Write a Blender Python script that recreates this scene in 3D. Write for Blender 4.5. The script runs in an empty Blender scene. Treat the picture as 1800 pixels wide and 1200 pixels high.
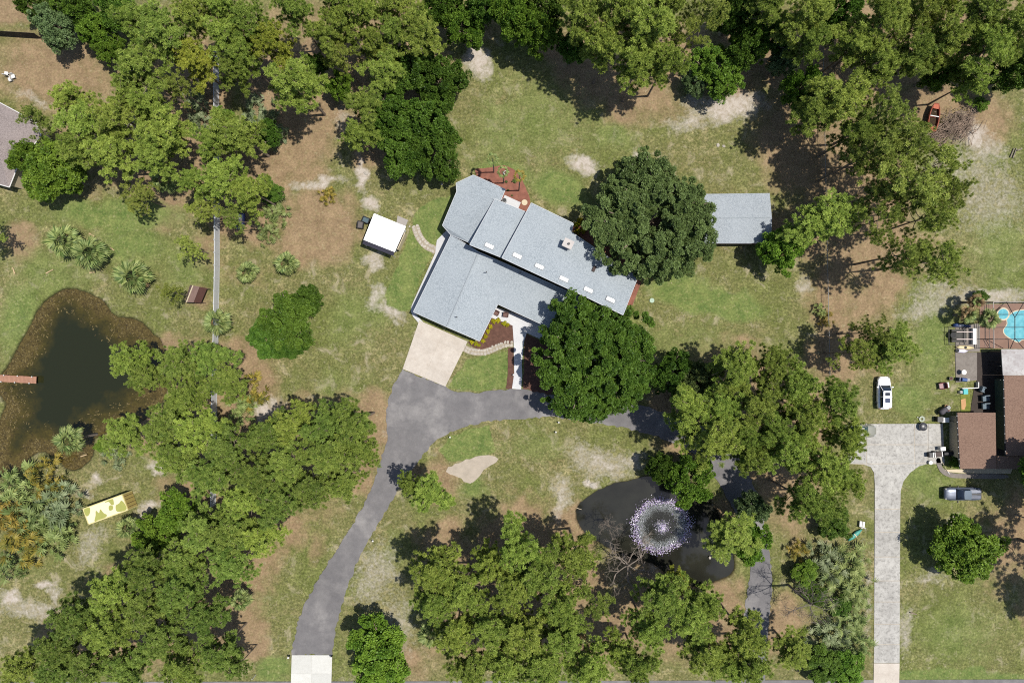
import bpy, bmesh, math, random
import numpy as np
from mathutils import Vector, Matrix
from mathutils.geometry import tessellate_polygon

SC = bpy.context.scene
COL = SC.collection
H = 100.0                      # camera height; the picture spans 150 m x 100 m of ground

# ------------------------------------------------------------------ camera, sky, sun, exposure
cam_d = bpy.data.cameras.new('camera'); cam = bpy.data.objects.new('camera', cam_d); COL.objects.link(cam)
cam.location = (0, 0, H); cam.rotation_euler = (0, 0, 0)
cam_d.sensor_width = 36; cam_d.lens = 24; cam_d.clip_start = 1; cam_d.clip_end = 3000
SC.camera = cam
SUN_EL, SUN_AZ = math.radians(70), math.radians(3)       # azimuth from +x (east) towards +y
w = bpy.data.worlds.new('World'); SC.world = w; w.use_nodes = True
nt = w.node_tree; bg = nt.nodes['Background']
sky = nt.nodes.new('ShaderNodeTexSky'); sky.sky_type = 'NISHITA'; sky.sun_disc = False
sky.sun_elevation = SUN_EL; sky.sun_rotation = math.radians(90) - SUN_AZ
nt.links.new(sky.outputs[0], bg.inputs[0]); bg.inputs[1].default_value = 0.105
sd = bpy.data.lights.new('sun', 'SUN'); sun = bpy.data.objects.new('sun', sd); COL.objects.link(sun)
sd.energy = 4.8; sd.angle = math.radians(0.55); sd.color = (1.0, 0.955, 0.88)
sv = Vector((math.cos(SUN_EL)*math.cos(SUN_AZ), math.cos(SUN_EL)*math.sin(SUN_AZ), math.sin(SUN_EL)))
sun.rotation_euler = sv.to_track_quat('Z', 'Y').to_euler()
vs = SC.view_settings; vs.view_transform = 'Standard'; vs.look = 'None'; vs.gamma = 1; vs.use_curve_mapping = False
vs.exposure = 0.45
SC.cycles.use_denoising = False; SC.cycles.filter_width = 1.1
SC.cycles.max_bounces = 5; SC.cycles.diffuse_bounces = 3; SC.cycles.transparent_max_bounces = 6

R = random.Random(7)
rng = np.random.default_rng(11)

# ------------------------------------------------------------------ helpers
def P(px, py, z=0.0):
    k = (1 - z/H)/12.0
    return Vector(((px-900)*k, (600-py)*k, z))
def lin(c):
    c = c/255.0
    return c/12.92 if c <= 0.04045 else ((c+0.055)/1.055)**2.4
def C(r, g, b, k=1.7):
    return (lin(r)/k, lin(g)/k, lin(b)/k, 1.0)

class N:
    """tiny node-tree writer"""
    def __init__(s, name):
        s.m = bpy.data.materials.new(name); s.m.use_nodes = True
        s.t = s.m.node_tree; s.b = s.t.nodes['Principled BSDF']; s.out = s.t.nodes['Material Output']
        s.b.inputs['Specular IOR Level'].default_value = 0.3
    def n(s, typ, **kw):
        nd = s.t.nodes.new('ShaderNode'+typ)
        for k, v in kw.items(): setattr(nd, k, v)
        return nd
    def set(s, sock, v):
        if isinstance(v, bpy.types.NodeSocket): s.t.links.new(v, sock)
        else: sock.default_value = v
    def noise(s, scale, detail=4, rough=0.55, vec=None, dist=0.0):
        nd = s.n('TexNoise'); nd.inputs['Scale'].default_value = scale; nd.inputs['Detail'].default_value = detail
        nd.inputs['Roughness'].default_value = rough; nd.inputs['Distortion'].default_value = dist
        s.t.links.new(vec if vec is not None else s.coord(), nd.inputs['Vector']); return nd.outputs['Fac']
    def coord(s):
        if not hasattr(s, '_c'): s._c = s.n('NewGeometry').outputs['Position']
        return s._c
    def obj_coord(s):
        if not hasattr(s, '_o'): s._o = s.n('TexCoord').outputs['Object']
        return s._o
    def ramp(s, fac, a, b, ca=(0,0,0,1), cb=(1,1,1,1)):
        nd = s.n('ValToRGB'); e = nd.color_ramp.elements
        e[0].position = a; e[1].position = b; e[0].color = ca; e[1].color = cb
        s.t.links.new(fac, nd.inputs[0]); return nd.outputs[0]
    def mix(s, fac, a, b, mode='MIX'):
        nd = s.n('Mix', data_type='RGBA', blend_type=mode)
        s.set(nd.inputs[0], fac); s.set(nd.inputs[6], a); s.set(nd.inputs[7], b); return nd.outputs[2]
    def math(s, op, a, b=0.0, clamp=False):
        nd = s.n('Math', operation=op, use_clamp=clamp); s.set(nd.inputs[0], a); s.set(nd.inputs[1], b); return nd.outputs[0]
    def attr(s, name):
        return s.n('Attribute', attribute_name=name)
    def base(s, v): s.set(s.b.inputs['Base Color'], v)
    def rough(s, v): s.b.inputs['Roughness'].default_value = v
    def bump(s, h, strength=0.4, dist=0.05):
        nd = s.n('Bump'); nd.inputs['Strength'].default_value = strength; nd.inputs['Distance'].default_value = dist
        s.t.links.new(h, nd.inputs['Height']); s.t.links.new(nd.outputs[0], s.b.inputs['Normal'])

MATS = {}
def simple(name, col, rough=0.6, var=0.15, scale=1.5, fine=12.0, metal=0.0, spec=0.3, bump=0.0):
    if name in MATS: return MATS[name]
    s = N(name)
    a = s.mix(s.ramp(s.noise(scale, 5), 0.3, 0.7), tuple(c*(1-var) for c in col[:3])+(1,), tuple(min(1, c*(1+var)) for c in col[:3])+(1,))
    f = s.noise(fine, 2)
    a = s.mix(0.5*min(1, var*3), a, s.mix(f, (0.25,0.25,0.25,1), (0.75,0.75,0.75,1)), 'OVERLAY')
    s.base(a); s.rough(rough); s.b.inputs['Metallic'].default_value = metal; s.b.inputs['Specular IOR Level'].default_value = spec
    if bump: s.bump(f, bump, 0.02)
    MATS[name] = s.m; return s.m

def link(name, me, mat=None, parent=None, loc=None):
    o = bpy.data.objects.new(name, me); COL.objects.link(o)
    if mat is not None and not me.materials: me.materials.append(mat)
    if parent is not None: o.parent = parent
    if loc is not None: o.location = loc
    return o
def tag(o, label=None, cat=None, group=None, kind=None):
    if label: o['label'] = label
    if cat: o['category'] = cat
    if group: o['group'] = group
    if kind: o['kind'] = kind
    return o
def empty(name, loc=(0,0,0), rz=0.0, label=None, cat=None, group=None, kind=None):
    o = bpy.data.objects.new(name, None); COL.objects.link(o); o.location = loc; o.rotation_euler = (0,0,rz)
    o.empty_display_size = 0.5
    return tag(o, label, cat, group, kind)
def bm_mesh(name, bm, smooth=False):
    me = bpy.data.meshes.new(name); bmesh.ops.recalc_face_normals(bm, faces=bm.faces); bm.to_mesh(me); bm.free()
    if smooth: me.polygons.foreach_set('use_smooth', [True]*len(me.polygons))
    return me
def part(name, bm, mat, parent=None, smooth=False, loc=None):
    return link(name, bm_mesh(name, bm, smooth), mat, parent, loc)
def box(bm, c, s, rz=0.0, bevel=0.0):
    r = bmesh.ops.create_cube(bm, size=1.0)
    M = Matrix.Translation(c) @ Matrix.Rotation(rz, 4, 'Z') @ Matrix.Diagonal((*s, 1))
    bmesh.ops.transform(bm, matrix=M, verts=r['verts'])
    if bevel:
        es = list({e for v in r['verts'] for e in v.link_edges})
        bmesh.ops.bevel(bm, geom=es, offset=bevel, segments=2, affect='EDGES')
    return bm
def cyl(bm, a, b, r0, r1=None, n=8, cap=True):
    a, b = Vector(a), Vector(b); d = b-a; r1 = r0 if r1 is None else r1
    q = d.to_track_quat('Z', 'Y').to_matrix()
    A = [bm.verts.new(a+q@Vector((r0*math.cos(t), r0*math.sin(t), 0))) for t in [2*math.pi*i/n for i in range(n)]]
    B = [bm.verts.new(b+q@Vector((r1*math.cos(t), r1*math.sin(t), 0))) for t in [2*math.pi*i/n for i in range(n)]]
    for i in range(n): bm.faces.new((A[i], A[(i+1)%n], B[(i+1)%n], B[i]))
    if cap: bm.faces.new(A[::-1]); bm.faces.new(B)
    return bm
def prism(bm, pts, top, bottom, thick=None):
    """pts: xy or xyz list (outline). top/bottom: numbers, or None to use each point's own z / z-thick."""
    v3 = [Vector(p).to_3d() for p in pts]
    T = [bm.verts.new((p.x, p.y, p.z if top is None else top)) for p in v3]
    B = [bm.verts.new((p.x, p.y, (p.z-thick) if bottom is None else bottom)) for p in v3]
    n = len(T)
    for t in tessellate_polygon([[Vector((p.x, p.y, 0)) for p in v3]]):
        try: bm.faces.new([T[i] for i in t]); bm.faces.new([B[i] for i in t[::-1]])
        except ValueError: pass
    for i in range(n): bm.faces.new((T[i], B[i], B[(i+1)%n], T[(i+1)%n]))
    return bm
def smooth_pts(pts, n=5, closed=True):
    out = []; L = len(pts)
    for i in range(L if closed else L-1):
        g = (lambda k: pts[k % L]) if closed else (lambda k: pts[max(0, min(L-1, k))])
        p0, p1, p2, p3 = [np.array(g(i+k), float) for k in (-1, 0, 1, 2)]
        for j in range(n):
            t = j/n
            out.append(tuple(0.5*((2*p1)+(-p0+p2)*t+(2*p0-5*p1+4*p2-p3)*t*t+(-p0+3*p1-3*p2+p3)*t**3)))
    if not closed: out.append(tuple(pts[-1]))
    return out
def px_poly(pts, z=0.0): return [P(x, y, z) for x, y in pts]
def ragged(pts, amp, seed=0, closed=True, step=0.5):
    """world-space outline, resampled and roughened"""
    r = random.Random(seed); out = []
    L = len(pts)
    for i in range(L):
        a, b = Vector(pts[i]), Vector(pts[(i+1) % L]); n = max(1, int((b-a).length/step))
        d = (b-a).normalized() if (b-a).length > 1e-6 else Vector((1,0,0)); nn = Vector((-d.y, d.x, 0))
        for j in range(n): out.append(a.lerp(b, j/n)+nn*r.uniform(-amp, amp))
    return out
def np_mesh(name, V, F, tint=None, mat=None):
    """V (n,3), F (m,k) all faces of k corners"""
    me = bpy.data.meshes.new(name); n, (m, k) = len(V), F.shape
    me.vertices.add(n); me.vertices.foreach_set('co', np.asarray(V, np.float32).ravel())
    me.loops.add(m*k); me.loops.foreach_set('vertex_index', F.astype(np.int32).ravel())
    me.polygons.add(m); me.polygons.foreach_set('loop_start', (np.arange(m)*k).astype(np.int32))
    if tint is not None:
        a = me.attributes.new('tint', 'FLOAT', 'POINT'); a.data.foreach_set('value', np.asarray(tint, np.float32))
    if mat is not None: me.materials.append(mat)
    me.update(calc_edges=True); me.validate(); return me

def vnoise(x, y, seed, scale):
    """smooth value noise on numpy arrays"""
    g = np.random.default_rng(seed).random((256, 256))
    x = x/scale+37.3; y = y/scale+91.7
    xi, yi = np.floor(x).astype(int), np.floor(y).astype(int); fx, fy = x-xi, y-yi
    fx, fy = fx*fx*(3-2*fx), fy*fy*(3-2*fy)
    a = g[xi % 256, yi % 256]; b = g[(xi+1) % 256, yi % 256]; c = g[xi % 256, (yi+1) % 256]; d = g[(xi+1) % 256, (yi+1) % 256]
    return (a*(1-fx)+b*fx)*(1-fy)+(c*(1-fx)+d*fx)*fy
def fnoise(x, y, seed, scale, oct=3):
    s = 0; a = 1; t = 0
    for k in range(oct): s = s+a*vnoise(x, y, seed+k, scale/2**k); t += a; a *= 0.55
    return s/t
def poly_sdf(X, Y, pts):
    """signed distance (positive inside) to a polygon, numpy"""
    pts = np.array([(p[0], p[1]) for p in pts]); ins = np.zeros(X.shape, bool); d = np.full(X.shape, 1e9)
    for i in range(len(pts)):
        (x1, y1), (x2, y2) = pts[i], pts[(i+1) % len(pts)]
        dx, dy = x2-x1, y2-y1; L = dx*dx+dy*dy+1e-12
        t = np.clip(((X-x1)*dx+(Y-y1)*dy)/L, 0, 1)
        d = np.minimum(d, np.hypot(X-x1-t*dx, Y-y1-t*dy))
        c = ((y1 > Y) != (y2 > Y)) & (X < (x2-x1)*(Y-y1)/(y2-y1+1e-12)+x1); ins ^= c
    return np.where(ins, d, -d)
# ------------------------------------------------------------------ outlines (photo pixels on the ground)
POND_L = [(127,508),(157,517),(180,530),(200,555),(240,563),(267,587),(283,603),(291,650),(288,697),(264,728),(230,747),(200,757),
          (166,770),(161,800),(140,822),(118,824),(100,806),(76,794),(54,800),(40,820),(20,834),(0,838),(-20,838),(-8,800),(-6,770),(-2,742),(7,718),(9,708),(2,698),
          (-8,684),(0,664),(7,652),(20,630),(43,587),(67,543),(87,522),(110,510)]
POND_R = [(1013,905),(1022,884),(1050,864),(1080,851),(1110,845),(1135,838),(1165,838),(1205,843),(1250,880),(1282,950),(1290,1000),
          (1262,1020),(1220,1031),(1180,1015),(1150,992),(1100,977),(1060,957),(1030,938)]
PL = [tuple(p) for p in smooth_pts([P(*p)[:2] for p in POND_L], 4)]
PR = [tuple(p) for p in smooth_pts([P(*p)[:2] for p in POND_R], 4)]
WATER_Z = -0.28

# soft patches: cx, cy, rx, ry, rotation (deg, picture), strength
GREEN = [(200,378,110,26,0,.8),(95,480,90,50,0,.35),(230,430,70,40,10,.55),(330,470,60,60,0,.35),(30,560,40,80,15,.5),(880,225,60,60,0,.35),(960,210,120,90,20,.3),(880,300,60,25,20,.55),
         (990,335,60,30,25,.7),(1080,240,50,25,0,.4),(1240,525,95,26,12,1.0),(1185,505,50,25,0,.8),(1170,600,60,40,0,.25),(1700,1192,130,14,0,1.0),(1690,1110,80,60,0,.35),
         (1760,440,60,90,0,.35),(1610,830,45,60,0,.45),(1640,600,40,90,0,.45),(1600,700,60,30,0,.5),(590,690,60,60,0,.25),(620,560,50,60,0,.3),(480,1175,30,22,0,.7),(460,1060,25,40,0,.2),
         (660,540,40,60,30,.3),(740,860,40,30,0,.3),(835,860,30,16,0,.5),(940,780,70,30,0,.3),(90,870,30,30,0,.2),(1230,600,60,50,0,.3),(60,1000,40,20,0,.2),(1650,860,40,30,0,.4),(690,955,30,60,20,.2)]
SAND = [(842,104,22,24,0,1.),(848,128,18,14,0,.7),(1028,289,26,15,15,1.),(1280,188,62,24,-8,.9),(1215,215,40,14,-10,.6),(1115,288,14,20,0,.8),(1110,300,12,20,0,.6),(1062,815,45,28,20,.6),(1020,800,22,25,0,.5),(1042,853,12,7,0,1.),(1110,808,30,14,0,.6),
        (987,880,14,40,15,.6),(648,357,16,14,0,1.),(634,305,10,28,0,.9),(660,390,10,8,0,.5),(655,455,18,14,0,.7),(660,520,15,26,30,.7),(690,545,26,16,40,.75),(462,722,12,16,0,1.),(476,715,24,24,0,.6),(282,820,22,14,-20,1.),(262,890,20,10,-30,.9),(168,838,12,10,0,.8),
        (80,1025,16,8,0,.9),(18,1046,22,14,0,.9),(55,1070,50,20,10,.55),(95,1045,10,20,0,.6),(160,960,20,40,30,.45),(150,865,20,12,0,.5),(1735,265,40,25,0,.5),(1715,240,14,20,0,.9),(1700,300,80,50,0,.35),(1740,350,70,60,0,.35),(1690,225,30,30,0,.5),(1150,990,10,10,0,.4),
        (560,320,45,9,-8,.8),(680,760,10,8,0,.3),(660,1010,36,60,20,.45),(700,1100,30,60,0,.4),(690,1010,20,20,0,.4),(1680,915,20,10,0,.7),(1640,1015,30,15,0,.4),(1410,505,12,16,0,.6),(1740,520,70,14,0,.7),(1640,540,60,18,-15,.5),(1590,1110,14,40,0,.5),(530,760,6,5,0,.5),
        (600,215,18,30,0,.4),(690,225,6,8,0,.4),(1300,80,20,10,0,.4),(235,215,50,10,10,.55),(255,175,25,12,0,.6),(60,172,40,10,20,.4),(1230,175,30,12,0,.6),(1520,1040,8,90,0,.4),(985,855,16,24,0,.5),(1100,870,20,10,-20,.4),(1660,520,60,30,0,.4),(545,690,8,8,0,.3)]
STRAW = [(100,125,120,75,10,.75),(60,150,60,60,0,.5),(560,400,75,60,20,1.0),(520,430,50,40,0,.8),(610,360,30,40,0,.5),(530,240,60,60,20,.85),(530,300,60,40,0,.6),(600,120,40,70,0,.7),(490,170,40,60,0,.8),(370,160,40,60,0,.8),(470,290,60,60,0,.7),(260,290,120,50,0,.6),(150,330,30,30,0,.4),
         (1400,250,70,90,0,.95),(1460,300,60,110,0,.85),(1560,440,90,50,0,.8),(1460,520,40,90,0,.75),(1520,530,60,50,0,.6),(1640,180,90,40,0,.85),(1730,210,60,50,0,.7),(1290,150,60,40,0,.6),(1140,190,80,30,0,.55),(1390,130,60,30,0,.9),(1470,640,50,60,0,.7),(1330,700,60,60,0,.6),(1420,740,60,60,0,.7),
         (1390,860,50,80,0,.7),(1400,940,20,50,0,.5),(1380,1080,40,40,0,.8),(1060,1115,70,60,0,.9),(1010,1020,60,60,0,.8),(870,1080,80,60,0,.8),(800,1120,60,60,0,.6),(1110,1000,60,60,0,.6),(330,870,50,20,0,.9),(300,850,30,20,0,.5),(400,1070,60,50,0,.7),(450,990,40,60,0,.6),(290,1020,60,60,0,.5),
         (400,690,40,60,0,.5),(480,800,60,60,0,.6),(560,900,60,40,0,.4),(560,960,20,40,20,.5),(440,1100,30,50,0,.6),(1200,1100,80,60,0,.8),(730,1160,30,40,0,.6),(1510,840,30,40,0,.3),(1310,400,20,20,0,.4),(430,480,70,30,0,.35),(1450,600,20,60,0,.6),(700,20,40,30,0,.6),(20,10,60,40,0,1.0),(1260,740,80,80,0,.6),
         (250,1130,120,50,0,.6),(640,60,40,60,0,.6),(1480,150,60,40,0,.6),(1500,60,200,70,0,.7),(1700,60,150,80,0,.6),(1080,60,100,60,0,.6),(600,40,500,40,0,.5)]
def patch(X, Y, lst, warp):
    m = np.zeros(X.shape); wx, wy = warp
    for cx, cy, rx, ry, a, s in lst:
        a = math.radians(a); dx, dy = X+wx-cx, Y+wy-cy
        u = (dx*math.cos(a)+dy*math.sin(a))/rx; v = (-dx*math.sin(a)+dy*math.cos(a))/ry
        m = np.maximum(m, s*np.clip(1.35-np.sqrt(u*u+v*v), 0, 1)**0.8)
    return np.clip(m, 0, 1)
LAWN_SIDE = [(676,520),(690,482),(700,458),(716,412),(728,372),(752,352),(800,340),(786,398),(765,440),(738,492),(723,549),(700,548),(680,535)]
LAWN_FRONT = [(784,682),(818,630),(850,622),(896,614),(893,684),(850,688),(805,688)]
LAWN_TURF = [(771,791),(790,766),(826,752),(862,744),(868,772),(876,795),(852,802),(822,808),(786,814)]

# ------------------------------------------------------------------ ground
def ground_material():
    s = N('ground'); mk = s.attr('mask').outputs['Color']; sep = s.n('SeparateColor'); s.t.links.new(mk, sep.inputs[0])
    wet = s.attr('wet').outputs['Fac']
    n1 = s.noise(0.09, 5, 0.6); n2 = s.noise(0.55, 6, 0.65); n3 = s.noise(3.2, 5, 0.7); n4 = s.noise(9.0, 3, 0.7)
    n5 = s.noise(1.5, 5, 0.7, dist=0.4)
    dry = s.mix(s.ramp(n2, 0.32, 0.66), C(132,124,84), C(172,163,120))
    nl = s.noise(0.16, 5, 0.65, dist=0.5); dry = s.mix(s.math('MULTIPLY', s.ramp(nl, 0.5, 0.66), 0.7), dry, C(172,158,122)); dry = s.mix(s.math('MULTIPLY', s.ramp(nl, 0.46, 0.34), 0.5), dry, C(116,118,68))
    dry = s.mix(s.ramp(n1, 0.44, 0.6), dry, s.mix(s.ramp(n2, 0.35, 0.65), C(106,116,60), C(142,146,90)))
    dry = s.mix(s.math('MULTIPLY', s.ramp(n5, 0.52, 0.7), 0.55), dry, C(180,170,132)); dry = s.mix(s.math('MULTIPLY', s.ramp(n5, 0.48, 0.3), 0.55), dry, C(94,102,52))
    fleck = s.ramp(n3, 0.35, 0.68)
    dry = s.mix(0.7, dry, s.mix(fleck, (0.2,0.2,0.19,1), (0.8,0.79,0.76,1)), 'OVERLAY')
    grn = s.mix(s.ramp(n2, 0.3, 0.7), C(92,116,60), C(138,148,88)); grn = s.mix(s.math('MULTIPLY', s.ramp(n5, 0.5, 0.72), 0.6), grn, C(160,156,100))
    grn = s.mix(0.55, grn, s.mix(fleck, (0.22,0.24,0.2,1), (0.76,0.76,0.68,1)), 'OVERLAY')
    sand = s.mix(s.ramp(n5, 0.3, 0.7), C(184,170,154), C(212,203,192))
    straw = s.mix(s.ramp(n2, 0.3, 0.7), C(136,115,88), C(170,146,114)); straw = s.mix(s.math('MULTIPLY', s.ramp(n5, 0.5, 0.68), 0.5), straw, C(152,142,96))
    straw = s.mix(0.6, straw, s.mix(s.ramp(n3, 0.3, 0.7), (0.25,0.25,0.25,1), (0.75,0.75,0.75,1)), 'OVERLAY')
    def m(ch, n, wdt, lo=0.18, hi=0.62): # mask broken up by noise
        v = s.math('ADD', ch, s.math('MULTIPLY', s.math('SUBTRACT', n, 0.5), wdt)); return s.ramp(v, lo, hi)
    bare = s.math('MULTIPLY', s.ramp(s.noise(0.42, 7, 0.68, dist=0.7), 0.55, 0.7), 0.6); dry = s.mix(bare, dry, C(198,184,158))
    dkg = s.math('MULTIPLY', s.ramp(s.noise(0.28, 6, 0.66, dist=0.5), 0.56, 0.7), 0.6); dry = s.mix(dkg, dry, C(100,108,56))
    c = s.mix(m(sep.outputs[2], n2, 0.7), dry, straw)
    c = s.mix(s.math('MULTIPLY', m(sep.outputs[0], s.mix(0.5, n2, n5), 0.8, 0.12, 0.5), 0.95), c, grn)
    c = s.mix(m(sep.outputs[1], s.mix(0.35, n5, n3), 1.7, 0.12, 0.9), c, sand)
    # small pale litter specks
    lit = s.math('MULTIPLY', s.ramp(s.noise(5.2, 2, 0.5), 0.66, 0.72), s.ramp(s.noise(0.35, 3), 0.45, 0.62))
    c = s.mix(s.math('MULTIPLY', lit, 0.75), c, C(198,184,160))
    dk = s.ramp(s.noise(4.1, 3, 0.6, dist=0.6), 0.66, 0.76)
    c = s.mix(s.math('MULTIPLY', dk, 0.5), c, C(78,72,44))
    c = s.mix(wet, c, C(44,38,26))
    s.base(c); s.rough(0.95); s.b.inputs['Specular IOR Level'].default_value = 0.1
    s.bump(s.mix(0.6, n3, n4), 0.9, 0.12)
    return s.m

def build_ground():
    step = 0.3
    xs = np.concatenate([[-700,-300,-150], np.arange(-92, 92.01, step), [150,300,700]])
    ys = np.concatenate([[-700,-300,-120], np.arange(-62, 62.01, step), [120,300,700]])
    X, Y = np.meshgrid(xs, ys, indexing='ij')
    px, py = X*12+900, 600-Y*12
    w1 = ((fnoise(X, Y, 1, 3.0)-.5)*34, (fnoise(X, Y, 5, 3.0)-.5)*34)
    g = patch(px, py, GREEN, w1); sd_ = patch(px, py, SAND, ((fnoise(X,Y,9,1.6,4)-.5)*30, (fnoise(X,Y,12,1.6,4)-.5)*30)); st = patch(px, py, STRAW, w1)
    for poly, a in ((LAWN_SIDE, 1.0), (LAWN_FRONT, .95), (LAWN_TURF, .95)):
        d = poly_sdf(X, Y, [P(*p)[:2] for p in poly])+(fnoise(X,Y,30,1.0)-.5)*0.7
        g = np.maximum(g, a*np.clip(d/0.5, 0, 1)); k = np.clip(1-d/0.3, 0, 1); sd_ *= np.where(d > 0, k, 1); st *= np.where(d > 0, k, 1)
    for t in TREES:                                        # needles and leaf litter lie under the trees
        if t[3] in ('pine', 'pinegreen', 'thin') :
            zc = 0.7*t[4]; c = P(t[0], t[1], zc); r = t[2]/12*1.1
            d = np.hypot(X-c.x, Y-c.y)/r; st = np.maximum(st, 0.75*np.clip(1.4-d-(fnoise(X,Y,40,2.0)-.5), 0, 1))
    Z = (fnoise(X, Y, 50, 9.0)-.5)*0.05-0.03
    wet = np.zeros(X.shape)
    for poly in (PL, PR):
        a = np.array(poly); b = (X > a[:,0].min()-4) & (X < a[:,0].max()+4) & (Y > a[:,1].min()-4) & (Y < a[:,1].max()+4)
        d = poly_sdf(X[b], Y[b], poly)+(fnoise(X[b], Y[b], 60, 0.8)-.5)*0.35
        Z[b] -= 1.1*np.clip((d+0.25)/1.0, 0, 1); wet[b] = np.maximum(wet[b], np.clip((d+0.28)/0.25, 0, 1))
    nx, ny = X.shape; idx = np.arange(nx*ny).reshape(nx, ny)
    F = np.stack([idx[:-1,:-1], idx[1:,:-1], idx[1:,1:], idx[:-1,1:]], -1).reshape(-1, 4)
    me = np_mesh('ground', np.stack([X, Y, Z], -1).reshape(-1, 3), F, mat=ground_material())
    a = me.attributes.new('mask', 'FLOAT_COLOR', 'POINT')
    a.data.foreach_set('color', np.stack([g, sd_, st, np.ones_like(g)], -1).astype(np.float32).ravel())
    a = me.attributes.new('wet', 'FLOAT', 'POINT'); a.data.foreach_set('value', wet.astype(np.float32).ravel())
    me.polygons.foreach_set('use_smooth', [True]*len(me.polygons))
    tag(link('ground', me), 'dry grassy ground with sand patches and brown pine straw', kind='structure')

def build_water():
    def sheet(name, poly, mat, label):
        a = np.array(poly); st = 0.4
        xs = np.arange(a[:,0].min()-1, a[:,0].max()+1, st); ys = np.arange(a[:,1].min()-1, a[:,1].max()+1, st)
        X, Y = np.meshgrid(xs, ys, indexing='ij'); d = poly_sdf(X, Y, poly)
        idx = np.arange(X.size).reshape(X.shape); keep = (np.maximum.reduce([d[:-1,:-1], d[1:,:-1], d[1:,1:], d[:-1,1:]]) > -0.8)
        F = np.stack([idx[:-1,:-1], idx[1:,:-1], idx[1:,1:], idx[:-1,1:]], -1)[keep]
        used = np.unique(F); rm = -np.ones(X.size, int); rm[used] = np.arange(len(used))
        V = np.stack([X, Y, np.full(X.shape, WATER_Z)], -1).reshape(-1, 3)[used]
        me = np_mesh(name, V, rm[F], mat=mat)
        at = me.attributes.new('deep', 'FLOAT', 'POINT'); at.data.foreach_set('value', d.ravel()[used].astype(np.float32))
        tag(link(name, me), label, kind='structure')
    s = N('algae_pond_water'); d = s.attr('deep').outputs['Fac']
    n1 = s.noise(0.22, 4, 0.6); n2 = s.noise(1.6, 6, 0.75, dist=1.2); n3 = s.noise(5.0, 3, 0.7)
    dd = s.math('ADD', d, s.math('MULTIPLY', s.math('SUBTRACT', n1, 0.5), 9.0))
    dd = s.math('ADD', dd, s.math('MULTIPLY', s.math('SUBTRACT', n2, 0.5), 2.0))
    dd = s.math('MULTIPLY', dd, 0.1)
    weed = s.mix(s.ramp(n2, 0.36, 0.66), C(58,48,26), C(104,90,48)); weed = s.mix(s.math('MULTIPLY', s.ramp(n3, 0.5, 0.75), 0.7), weed, C(136,120,74))
    mid = s.mix(s.ramp(n2, 0.35, 0.65), C(54,50,24), C(88,78,34))
    c = s.mix(s.ramp(dd, 0.10, 0.26), weed, mid); c = s.mix(s.ramp(dd, 0.22, 0.48), c, C(42,45,27))
    s.base(c); s.rough(0.07); s.b.inputs['Specular IOR Level'].default_value = 0.35; s.bump(s.noise(1.2, 3), 0.05, 0.05)
    sheet('algae_pond', PL, s.m, 'murky pond ringed by brown algae')
    s = N('fountain_pond_water'); c = s.mix(s.ramp(s.noise(0.3, 4), 0.35, 0.65), C(38,38,32), C(50,50,42))
    s.base(c); s.rough(0.09); s.b.inputs['Specular IOR Level'].default_value = 0.45; s.bump(s.noise(1.5, 4), 0.06, 0.05)
    sheet('fountain_pond', PR, s.m, 'dark pond with a round fountain spray')
    # algae flecks lying at the surface along the edge
    n = 3400; a = np.array(PL); X = rng.uniform(a[:,0].min(), a[:,0].max(), n*4); Y = rng.uniform(a[:,1].min(), a[:,1].max(), n*4)
    d = poly_sdf(X, Y, PL); k = (d > 0.15) & (d < 4.6*rng.random(n*4)**1.6) & (fnoise(X, Y, 77, 1.8) > 0.42); X, Y = X[k][:n], Y[k][:n]; n = len(X)
    ang = rng.uniform(0, 6.28, n); L = rng.uniform(.05, .2, n); W = rng.uniform(.04, .11, n)
    cx, sx = np.cos(ang), np.sin(ang); V = np.zeros((n, 4, 3))
    for j, (u, v) in enumerate(((-1,-.5),(1,-.7),(.8,.6),(-.7,.8))):
        V[:,j,0] = X+u*L*cx-v*W*sx; V[:,j,1] = Y+u*L*sx+v*W*cx; V[:,j,2] = WATER_Z+0.012+rng.uniform(0, .02, n)
    me = np_mesh('floating_algae', V.reshape(-1,3), np.arange(n*4).reshape(n,4), np.repeat(rng.random(n), 4))
    s = N('algae'); s.base(s.ramp(s.attr('tint').outputs['Fac'], 0, 1, C(58,50,28), C(130,114,70))); s.rough(0.8)
    me.materials.append(s.m); tag(link('floating_algae', me), 'brown algae flecks floating along the pond edge', kind='stuff')

# ------------------------------------------------------------------ foliage
def leaf_mat(name, dark, light, transl=0.3, hue=0.02):
    s = N(name); t = s.attr('tint').outputs['Fac']; oi = s.n('ObjectInfo')
    c = s.ramp(t, 0, 1, dark, light)
    hs = s.n('HueSaturation'); s.t.links.new(c, hs.inputs['Color'])
    s.t.links.new(s.math('ADD', 0.5-hue*.4, s.math('MULTIPLY', oi.outputs['Random'], hue)), hs.inputs['Hue'])
    r2 = s.n('TexWhiteNoise', noise_dimensions='1D'); s.t.links.new(s.math('MULTIPLY', oi.outputs['Random'], 91.7), r2.inputs['W'])
    s.t.links.new(s.math('ADD', 0.82, s.math('MULTIPLY', r2.outputs['Value'], 0.36)), hs.inputs['Value'])
    hs.inputs['Saturation'].default_value = 1.0
    s.base(hs.outputs[0]); s.rough(0.55); s.b.inputs['Specular IOR Level'].default_value = 0.25
    tr = s.n('BsdfTranslucent'); s.t.links.new(hs.outputs[0], tr.inputs[0]); mx = s.n('MixShader'); mx.inputs[0].default_value = transl
    s.t.links.new(s.b.outputs[0], mx.inputs[1]); s.t.links.new(tr.outputs[0], mx.inputs[2]); s.t.links.new(mx.outputs[0], s.out.inputs[0])
    return s.m
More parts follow.
